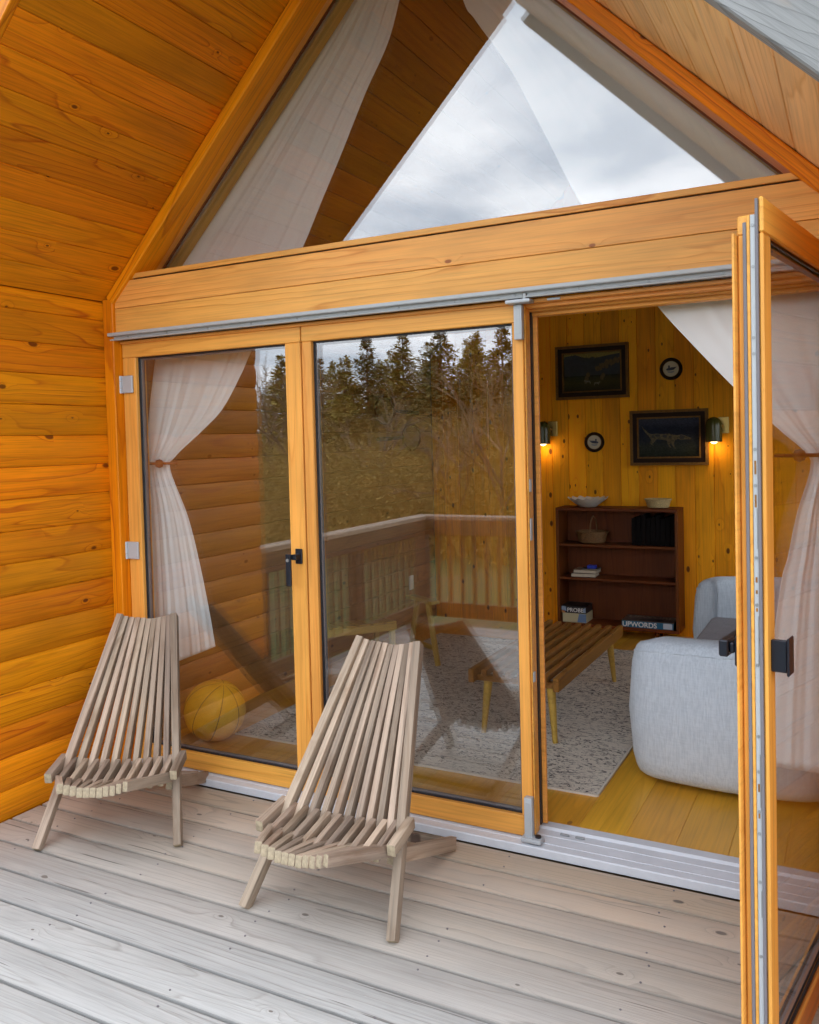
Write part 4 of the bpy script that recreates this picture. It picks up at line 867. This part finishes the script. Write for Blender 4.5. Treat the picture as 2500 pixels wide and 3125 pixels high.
flat(p2, 'painted_ear', [(0.948, 1.568), (0.968, 1.566), (0.985, 1.556), (0.978, 1.538), (0.960, 1.532), (0.946, 1.546)], dogd, 2)
for q, (cx, cz, a, b) in enumerate(((0.785, 1.568, 0.020, 0.010), (0.838, 1.562, 0.016, 0.012), (0.752, 1.560, 0.010, 0.012), (0.878, 1.556, 0.012, 0.008), (1.028, 1.541, 0.005, 0.004))):
    flat(p2, 'painted_spot', [(cx+a*math.cos(t*math.pi/5), cz+b*math.sin(t*math.pi/5)) for t in range(10)], dogd, 2)
def plaque(label, cx, cz, r, flip):
    root = tag(empty('round_plaque', (cx, YB-0.004, cz-r)), label, 'plaque', 'round duck plaques on the back wall'); y = YB-0.003
    RT = Matrix.Translation((cx, y, cz)) @ Matrix.Rotation(R(90), 4, 'X')
    m = MB(); m.lathe([(r, 0.0), (r, 0.010), (r*0.93, 0.017), (r*0.80, 0.015), (r*0.735, 0.008), (r*0.735, 0.0)], 48); m.build('frame', M['darkframe'], root, RT, smooth=50)
    m = MB(); m.lathe([(r*0.733, 0.002), (r*0.733, 0.0105), (r*0.69, 0.0105), (r*0.69, 0.002)], 48); m.build('frame_fillet', M['gilt'], root, RT, smooth=50)
    m = MB(); m.lathe([(0.0, 0.006), (r*0.70, 0.006)], 48); m.build('print', plain('cream_print', (0.62, 0.55, 0.40), 0.6), root, RT)
    s = -1 if flip else 1; k = r/0.083; ya = y-0.0072
    D_ = lambda pts: [(cx+s*px*k, ya, cz+pz*k) for px, pz in pts]
    ink = plain('duck_ink', (0.05, 0.055, 0.085), 0.7, noise=0.5, nscale=90)
    m = MB(); m.poly(D_([(-0.036, -0.006), (-0.030, 0.004), (-0.022, 0.006), (-0.019, 0.014), (-0.022, 0.020), (-0.018, 0.027), (-0.010, 0.027), (-0.007, 0.020), (-0.009, 0.010), (0.004, 0.012), (0.022, 0.012), (0.044, 0.015), (0.030, 0.002), (0.020, -0.008), (-0.010, -0.012), (-0.028, -0.011)])); m.build('painted_duck', ink, root)
    m = MB(); m.poly([(a, b-0.0003, c) for a, b, c in D_([(-0.028, -0.016), (0.000, -0.019), (0.020, -0.016), (0.026, -0.024), (0.004, -0.031), (-0.020, -0.028)])]); m.build('painted_water', plain('duck_wash', (0.28, 0.30, 0.33), 0.7), root)
plaque('round duck plaque upper on the pine wall below the curtain', 0.890, 2.064, 0.083, False)
plaque('round duck plaque lower on the pine wall near the bookcase', 0.298, 1.528, 0.078, True)
# wall lamps
M['olive'] = plain('olive_enamel', (0.085, 0.080, 0.018), 0.25); M['brass'] = plain('brass', (0.55, 0.38, 0.12), 0.35, 0.9); M['bulb'] = plain('lit_bulb', (0.9, 0.8, 0.6), 0.3, emit=(1.0, 0.78, 0.42), es=5.0)
def lamp(label, cx, zt):
    root = tag(empty('wall_lamp', (cx, YB-0.004, zt-0.19)), label, 'lamp', 'olive wall lamps with lit bulbs')
    cyl = YB-0.082; r = 0.058; zb0 = zt-0.185
    MB().box((cx+0.020, YB-0.016, zt-0.125), (cx+0.095, YB-0.003, zt-0.005)).build('back_plate', M['brass'], root, bevel=0.003)
    MB().tube((cx+0.05, YB-0.016, zt-0.07), (cx+0.02, cyl+0.02, zt-0.07), 0.012, n=12).build('arm', M['brass'], root, smooth=40)
    prof = [(r, 0.0), (r, 0.118)]+[(r*math.cos(a*math.pi/16), 0.118+r*1.1*math.sin(a*math.pi/16)) for a in range(1, 8)]+[(0.0, 0.118+r*1.1), (0.0, 0.118+r*1.05)]+[(r*0.94*math.cos(a*math.pi/16), 0.118+r*1.03*math.sin(a*math.pi/16)) for a in range(7, 0, -1)]+[(r*0.95, 0.118), (r*0.95, 0.0), (r, 0.0)]
    m = MB(); m.lathe(prof, 32, 0, (cx, cyl, zb0)); m.build('lamp_shade', M['olive'], root, smooth=40)
    m = MB(); m.lathe([(0.0, -0.014)]+[(0.030*math.sin(a*math.pi/10), -0.014+0.030*(1-math.cos(a*math.pi/10))) for a in range(1, 9)]+[(0.014, 0.065), (0.0, 0.065)], 20, 0, (cx, cyl, zb0)); m.build('bulb', M['bulb'], root, smooth=40)
    MB().tube((cx+0.03, cyl, zb0-0.03), (cx+0.03, cyl, zb0+0.02), 0.0012, n=6).build('pull_chain', M['brass'], root)
    ld = bpy.data.lights.new('bulb_light', 'POINT'); ld.energy = 0.40; ld.color = (1.0, 0.66, 0.28); ld.shadow_soft_size = 0.03
    lo = bpy.data.objects.new('bulb_light', ld); COL.objects.link(lo); reg(lo, Matrix.Translation((cx, cyl, zb0-0.05)), root)
lamp('olive wall lamp to the right of the dog painting', 1.200, 1.697)
lamp('olive wall lamp nearest the middle door, below the landscape painting', -0.095, 1.707)
# yellow stitched ball
bl_ = tag(empty('leather_ball', (-0.842, 0.345, FL)), 'large yellow stitched leather ball behind the glass', 'ball')
vs = []; fs = []; n, mrows, r = 80, 32, 0.158
for j in range(mrows+1):
    la = -math.pi/2+math.pi*j/mrows
    for i in range(n):
        lo_ = 2*math.pi*i/n; g = abs(math.sin(lo_*4)); k = r*(1-0.018*max(0, 1-g/0.25)**2)
        q = Vector((k*math.cos(la)*math.cos(lo_), k*math.cos(la)*math.sin(lo_), k*math.sin(la)*0.99)); q.rotate(Matrix.Rotation(R(24), 3, 'Y'))
        vs.append((-0.842+q.x, 0.345+q.y, FL+r*0.985+q.z))
for j in range(mrows):
    for i in range(n): fs.append((j*n+i, j*n+(i+1) % n, (j+1)*n+(i+1) % n, (j+1)*n+i))
m = MB(); m.add(vs, fs); m.build('skin', M['ball'], bl_, smooth=60)
sm_ = MB()
for i in range(8):
    lo_ = 2*math.pi*i/8
    prev = None
    for j in range(25):
        la = -math.pi/2+math.pi*j/24; k = r*0.985
        q = Vector((k*math.cos(la)*math.cos(lo_), k*math.cos(la)*math.sin(lo_), k*math.sin(la)*0.99)); q.rotate(Matrix.Rotation(R(24), 3, 'Y')); q += Vector((-0.842, 0.345, FL+r*0.985))
        if prev is not None: sm_.tube(prev, q, 0.0022, n=4, cap=False)
        prev = q
sm_.build('stitching', M['ballseam'], bl_)
# low wooden lounge chair by the left wall indoors
lc = tag(empty('lounge_seat', (-0.70, 1.8, FL)), 'low pale wooden seat frame by the far plank wall indoors', 'seat')
ax, ay = Vector((0.30, 0.355, 0)).normalized(), Vector((-0.355, 0.30, 0)).normalized(); c0 = Vector((-0.87, 1.21, 0))
def LP(a, b, z): v = c0+ax*a+ay*b; return (v.x, v.y, z)
bar('seat_rail', LP(0, 0, 0.40), LP(0.60, 0, 0.40), 0.045, 0.022, (0, 0, 1), M['pale'], lc); bar('seat_rail', LP(0, 0.30, 0.36), LP(0.60, 0.30, 0.36), 0.045, 0.022, (0, 0, 1), M['pale'], lc)
for i in range(7): bar('slat', LP(0.03+0.09*i, 0.0, 0.428), LP(0.03+0.09*i, 0.32, 0.392), 0.07, 0.010, tuple(ax), M['pale'], lc)
for (a, b) in ((0.04, 0.0), (0.57, 0.0), (0.57, 0.30)): bar('leg', LP(a, b, FL), LP(a, b, 0.378 if b == 0 else 0.337), 0.034, 0.034, tuple(ax), M['pale'], lc)
st_ = tag(empty('trestle_stool', (-0.47, 2.1, FL)), 'pale trestle stool on the far edge of the rug', 'stool')
bar('leg', (-0.385, 2.06, FL+0.008), (-0.47, 2.10, 0.47), 0.034, 0.028, (0, 1, 0), M['pale'], st_); bar('leg', (-0.70, 2.25, FL+0.008), (-0.60, 2.20, 0.47), 0.034, 0.028, (0, 1, 0), M['pale'], st_)
bar('stretcher', (-0.41, 2.075, 0.17), (-0.67, 2.235, 0.17), 0.03, 0.02, (0, 0, 1), M['pale'], st_); bar('seat', (-0.40, 2.07, 0.482), (-0.68, 2.24, 0.482), 0.07, 0.022, (0.5, 1, 0), M['pale'], st_)
# rackets on the left room wall
def racket(label, yc, zc, d):
    root = tag(empty('racket', (XL+0.01, yc, zc)), label, 'racket', 'old rackets hung on the room wall'); X = XL+0.022
    a, b = 0.150, 0.105; m = MB(); n = 36; P_ = [(X, yc+a*math.cos(2*math.pi*i/n), zc+b*math.sin(2*math.pi*i/n)) for i in range(n)]
    for i in range(n): m.tube(P_[i], P_[(i+1) % n], 0.010, n=6, cap=False)
    m.build('hoop', M['walnut'], root, smooth=60)
    m = MB()
    for k in range(-6, 7):
        t = k/7; h = (1-t*t)**0.5
        m.tube((X, yc+a*t, zc-b*h), (X, yc+a*t, zc+b*h), 0.0009, n=4, cap=False); m.tube((X, yc-a*h, zc+b*t), (X, yc+a*h, zc+b*t), 0.0009, n=4, cap=False)
    m.build('strings', plain('gut', (0.45, 0.36, 0.2), 0.6), root)
    m = MB(); m.tube((X, yc+d*(a+0.005), zc), (X, yc+d*(a+0.20), zc-0.01), 0.012, 0.013, 10); m.tube((X, yc+d*(a+0.20), zc-0.01), (X, yc+d*(a+0.40), zc-0.012), 0.016, 0.017, 10); m.build('grip', M['black'], root, smooth=40)
racket('upper racket with its grip toward the far wall', 2.70, 1.815, 1); racket('lower racket with its grip toward the door', 3.13, 1.605, -1)
tag(MB().box((XL+0.004, 3.05, 0.36), (XL+0.012, 3.12, 0.475)).build('wall_outlet', white, bevel=0.002), 'white outlet plate low on the room wall', 'outlet')

# ------------------------------------------------------------------ trees and brush across the meadow (seen in the glass)
def leafmat(name, c1, c2):
    m, t, b, o = new_mat(name); b.inputs['Roughness'].default_value = 0.8
    ge = N(t, 'ShaderNodeTexCoord'); nz = N(t, 'ShaderNodeTexNoise', i_Scale=2.5, i_Detail=4.0); L(t, ge.outputs['Object'], nz.inputs['Vector'])
    L(t, mixc(t, ramp(t, nz.outputs[0], [(0.35, 0.0), (0.65, 1.0)]), c1, c2), b.inputs['Base Color']); return m
M['needle'] = leafmat('needles', (0.22, 0.18, 0.030), (0.40, 0.30, 0.060)); M['needle2'] = leafmat('dark_needles', (0.10, 0.105, 0.028), (0.22, 0.18, 0.045)); M['bark'] = plain('bark', (0.10, 0.075, 0.052), 0.9, noise=0.3, nscale=15)
M['twig'] = leafmat('twigs', (0.14, 0.095, 0.055), (0.26, 0.18, 0.10)); M['brush'] = leafmat('brush_leaves', (0.19, 0.135, 0.022), (0.36, 0.225, 0.05))
def conifer(label, x, y, h, seed, lean=0.0, wide=0.40, mat=None, name='conifer_tree', grp='conifers beyond the deck'):
    r_ = random.Random(seed); z0 = gz(x, y)-0.1
    root = tag(empty(name, (x, y, z0)), label, 'tree', grp)
    MB().tube((x, y, z0), (x+lean, y, z0+h*0.98), h*0.020, 0.012, 8).build('trunk', M['bark'], root, smooth=60)
    vs = []; fs = []; lev = int(h*5.0); lob = [r_.uniform(0, 6.28) for _ in range(4)]
    for k in range(lev):
        t = 0.06+0.94*k/lev; zz = z0+h*t; dn = h*(1-t)
        base = min(dn*wide, h*wide*0.52+0.05*dn)+0.05
        nb = 13 if t < 0.88 else 7
        for q in range(nb):
            a = r_.uniform(0, 6.28)
            rad = base*(0.78+0.22*math.sin(3*a+lob[0]+t*9)+0.16*math.sin(5*a+lob[1]-t*14))
            Lb = rad*r_.uniform(0.45, 1.15); dr = r_.uniform(-0.15, 0.30)*Lb; ns = max(3, int(Lb*9))
            for s in range(ns):
                f = (s+1)/ns
                if f < 0.25 and r_.random() < 0.5: continue
                px, py, pz = x+lean*t+math.cos(a)*Lb*f, y+math.sin(a)*Lb*f, zz-dr*f*f+r_.uniform(-0.10, 0.10)
                for _ in range(4):
                    w_ = r_.uniform(0.035, 0.10); b2 = a+r_.uniform(-1.5, 1.5); l2 = r_.uniform(0.10, 0.24)
                    i = len(vs); dz = r_.uniform(-0.12, 0.12)
                    vs += [(px, py, pz), (px+math.cos(b2)*l2-math.sin(b2)*w_*0.5, py+math.sin(b2)*l2+math.cos(b2)*w_*0.5, pz+dz), (px+math.cos(b2)*l2*0.9+math.sin(b2)*w_*0.5, py+math.sin(b2)*l2*0.9-math.cos(b2)*w_*0.5, pz+dz+r_.uniform(-0.05, 0.05))]
                    fs.append((i, i+1, i+2))
    m = bpy.data.meshes.new('crown'); m.from_pydata(vs, [], fs); m.materials.append(mat or M['needle']); link('crown', m, None, root)
def bare(label, x, y, h, seed, spread=0.5, fine=5):
    r_ = random.Random(seed); z0 = gz(x, y)-0.1
    root = tag(empty('bare_tree', (x, y, z0)), label, 'tree', 'bare trees beyond the deck'); tk = MB(); cw = MB()
    def grow(p, d, l, rad, dep):
        q = p+d*l; (tk if dep < 2 else cw).tube(p, q, rad, rad*0.68, 6 if dep < 2 else 4, cap=False)
        if dep >= fine: return
        for _ in range(3 if dep else 4):
            nd = (d+Vector((r_.gauss(0, spread), r_.gauss(0, spread), r_.gauss(0.08, spread*0.6)))).normalized(); grow(p+d*l*r_.uniform(0.55, 1.0), nd, l*r_.uniform(0.58, 0.80), rad*0.60, dep+1)
    grow(Vector((x, y, z0)), Vector((r_.gauss(0, 0.05), r_.gauss(0, 0.05), 1)).normalized(), h*0.30, h*0.010, 0)
    tk.build('trunk', M['bark'], root); cw.build('crown', M['twig'], root)
def sc_x(x, Y, Yn): return 2.127+(x-2.127)*(Yn+3.07)/(Y+3.07)
def sc_z(z, Y, Yn): return 1.5835+(z-1.5835)*(Yn+3.07)/(Y+3.07)
CON = [(-11.76, 3.81, 16, 27, 0.40, 0, 'conifer with pointed top, leftmost in the first door'), (-10.6, 3.5, 16, 30, 0.60, 0, 'rounded conifer between the first and middle door reflections'), (-9.75, 3.45, 16, 25, 0.50, 0, 'golden conifer at the left edge of the middle door reflection'), (-9.057, 4.10, 16, 26, 0.52, 1, 'broad dark conifer left in the middle door reflection'), (-8.30, 3.7, 16, 31, 0.60, 0, 'low conifer just right of the broad dark one'), (-7.483, 4.08, 15, 27, 0.36, 0, 'tall narrow conifer with pointed top in the middle door reflection'),
       (-6.75, 3.55, 15, 30, 0.62, 0, 'squat conifer beside the tall narrow one'), (-6.005, 3.95, 14, 25, 0.50, 1, 'full dark conifer centred in the middle door reflection'), (-5.3, 3.4, 14, 29, 0.60, 0, 'low conifer filling the gap behind the bare tree'), (-4.75, 3.4, 13, 27, 0.55, 0, 'golden conifer right of the full dark one'), (-4.166, 3.68, 13, 24, 0.45, 1, 'conifer at the right of the middle door reflection'), (-3.3, 3.75, 13, 26, 0.5, 1, 'conifer hidden partly by the middle door stile'), (-2.0, 3.3, 13, 28, 0.5, 0, 'conifer beyond the open doorway side')]
for i, (x, z, Y, Yn, wd_, dk, lab) in enumerate(CON):
    z += 0.12 if z > 3.6 else 0.30
    X = sc_x(x, Y, Yn); Z = sc_z(z, Y, Yn); conifer(lab, X, -Yn, Z-gz(X, -Yn)+0.2, 20+i, 0.0, wd_, M['needle2'] if dk else M['needle'])
for i, (x, z, Y, Yn, lab) in enumerate(((-11.2, 3.45, 15, 31, 'rounded golden tree behind the leftmost conifer'), (-9.4, 3.55, 15, 32, 'rounded golden tree behind the broad dark conifer'), (-8.0, 3.5, 15, 32, 'rounded golden tree left of the tall narrow conifer'), (-6.8, 3.4, 15, 31, 'rounded golden tree right of the tall narrow conifer'), (-5.6, 3.45, 15, 32, 'rounded golden tree behind the full dark conifer'), (-4.4, 3.55, 15, 31, 'rounded golden tree near the right conifer'))):
    X = sc_x(x, Y, Yn); Z = sc_z(z, Y, Yn); conifer(lab, X, -Yn, Z-gz(X, -Yn)+0.2, 90+i, 0.0, 0.95, M['needle'], 'bushy_tree', 'rounded golden trees beyond the conifers')
BARE = [(-12.0, 17, 6.6, 'bare tree with fine twigs, leftmost against the sky', 5), (-8.6, 16, 5.4, 'bare tree leaning over the brush behind railing corner', 5), (-3.9, 12, 5.2, 'spindly bare tree at the right of the middle door', 5), (-5.2, 13, 4.9, 'bare multi stemmed tree before the full conifer', 5), (-15.0, 20, 6.8, 'bare tree farthest along the meadow edge', 5), (-2.4, 12, 5.0, 'bare tree nearest the deck corner', 5)]
for i, (x, yn, h, lab, fine) in enumerate(BARE): bare(lab, x, -yn, h, 60+i, 0.42, fine)
# tangled brush along the meadow edge
r_ = random.Random(11); vs = []; fs = []
for i in range(520):
    yn = r_.uniform(12, 27); X = sc_x(r_.uniform(-13.5, 1.0), 15, yn); Zg = gz(X, -yn); H = (0.55+1.0*max(0, mnoise.noise(Vector((X*0.25, yn*0.25, 3)))+0.45))*(0.2+0.115*yn); Rr = H*r_.uniform(0.45, 0.8)
    for _ in range(14):
        a = r_.uniform(0, 6.28); p = Vector((X+r_.gauss(0, Rr*0.25), -yn+r_.gauss(0, Rr*0.25), Zg)); q = p+Vector((math.cos(a)*Rr*r_.uniform(0.2, 1.0), math.sin(a)*Rr*r_.uniform(0.2, 1.0), H*r_.uniform(0.6, 1.1))); mid = p.lerp(q, 0.5)+Vector((r_.gauss(0, 0.12), r_.gauss(0, 0.12), 0.1*H)); w_ = 0.010
        k = len(vs); wv_ = Vector((w_, 0, 0)); vs += [tuple(p+wv_), tuple(p-wv_), tuple(mid-wv_*0.6), tuple(mid+wv_*0.6), tuple(q)]; fs += [(k, k+1, k+2, k+3), (k+3, k+2, k+4)]
    for _ in range(640):
        u_, a = r_.random()**0.5, r_.uniform(0, 6.28); zf = r_.uniform(0.02, 1.0); rr = Rr*u_*(0.35+0.9*math.sin(math.pi*min(1, zf*0.9+0.12)))
        c = Vector((X+math.cos(a)*rr, -yn+math.sin(a)*rr, Zg+H*zf)); s_ = r_.uniform(0.025, 0.085); d1_ = Vector((r_.gauss(0, 1), r_.gauss(0, 1), r_.gauss(0, 1))).normalized()*s_; d2_ = Vector((r_.gauss(0, 1), r_.gauss(0, 1), r_.gauss(0, 1))).normalized()*s_*0.6
        k = len(vs); vs += [tuple(c), tuple(c+d1_), tuple(c+d2_)]; fs.append((k, k+1, k+2))
m = bpy.data.meshes.new('brush'); m.from_pydata(vs, [], fs); m.materials.append(M['brush'])
tag(link('undergrowth', m, None), 'tangled olive brown brush along the meadow edge', 'brush', kind='stuff')
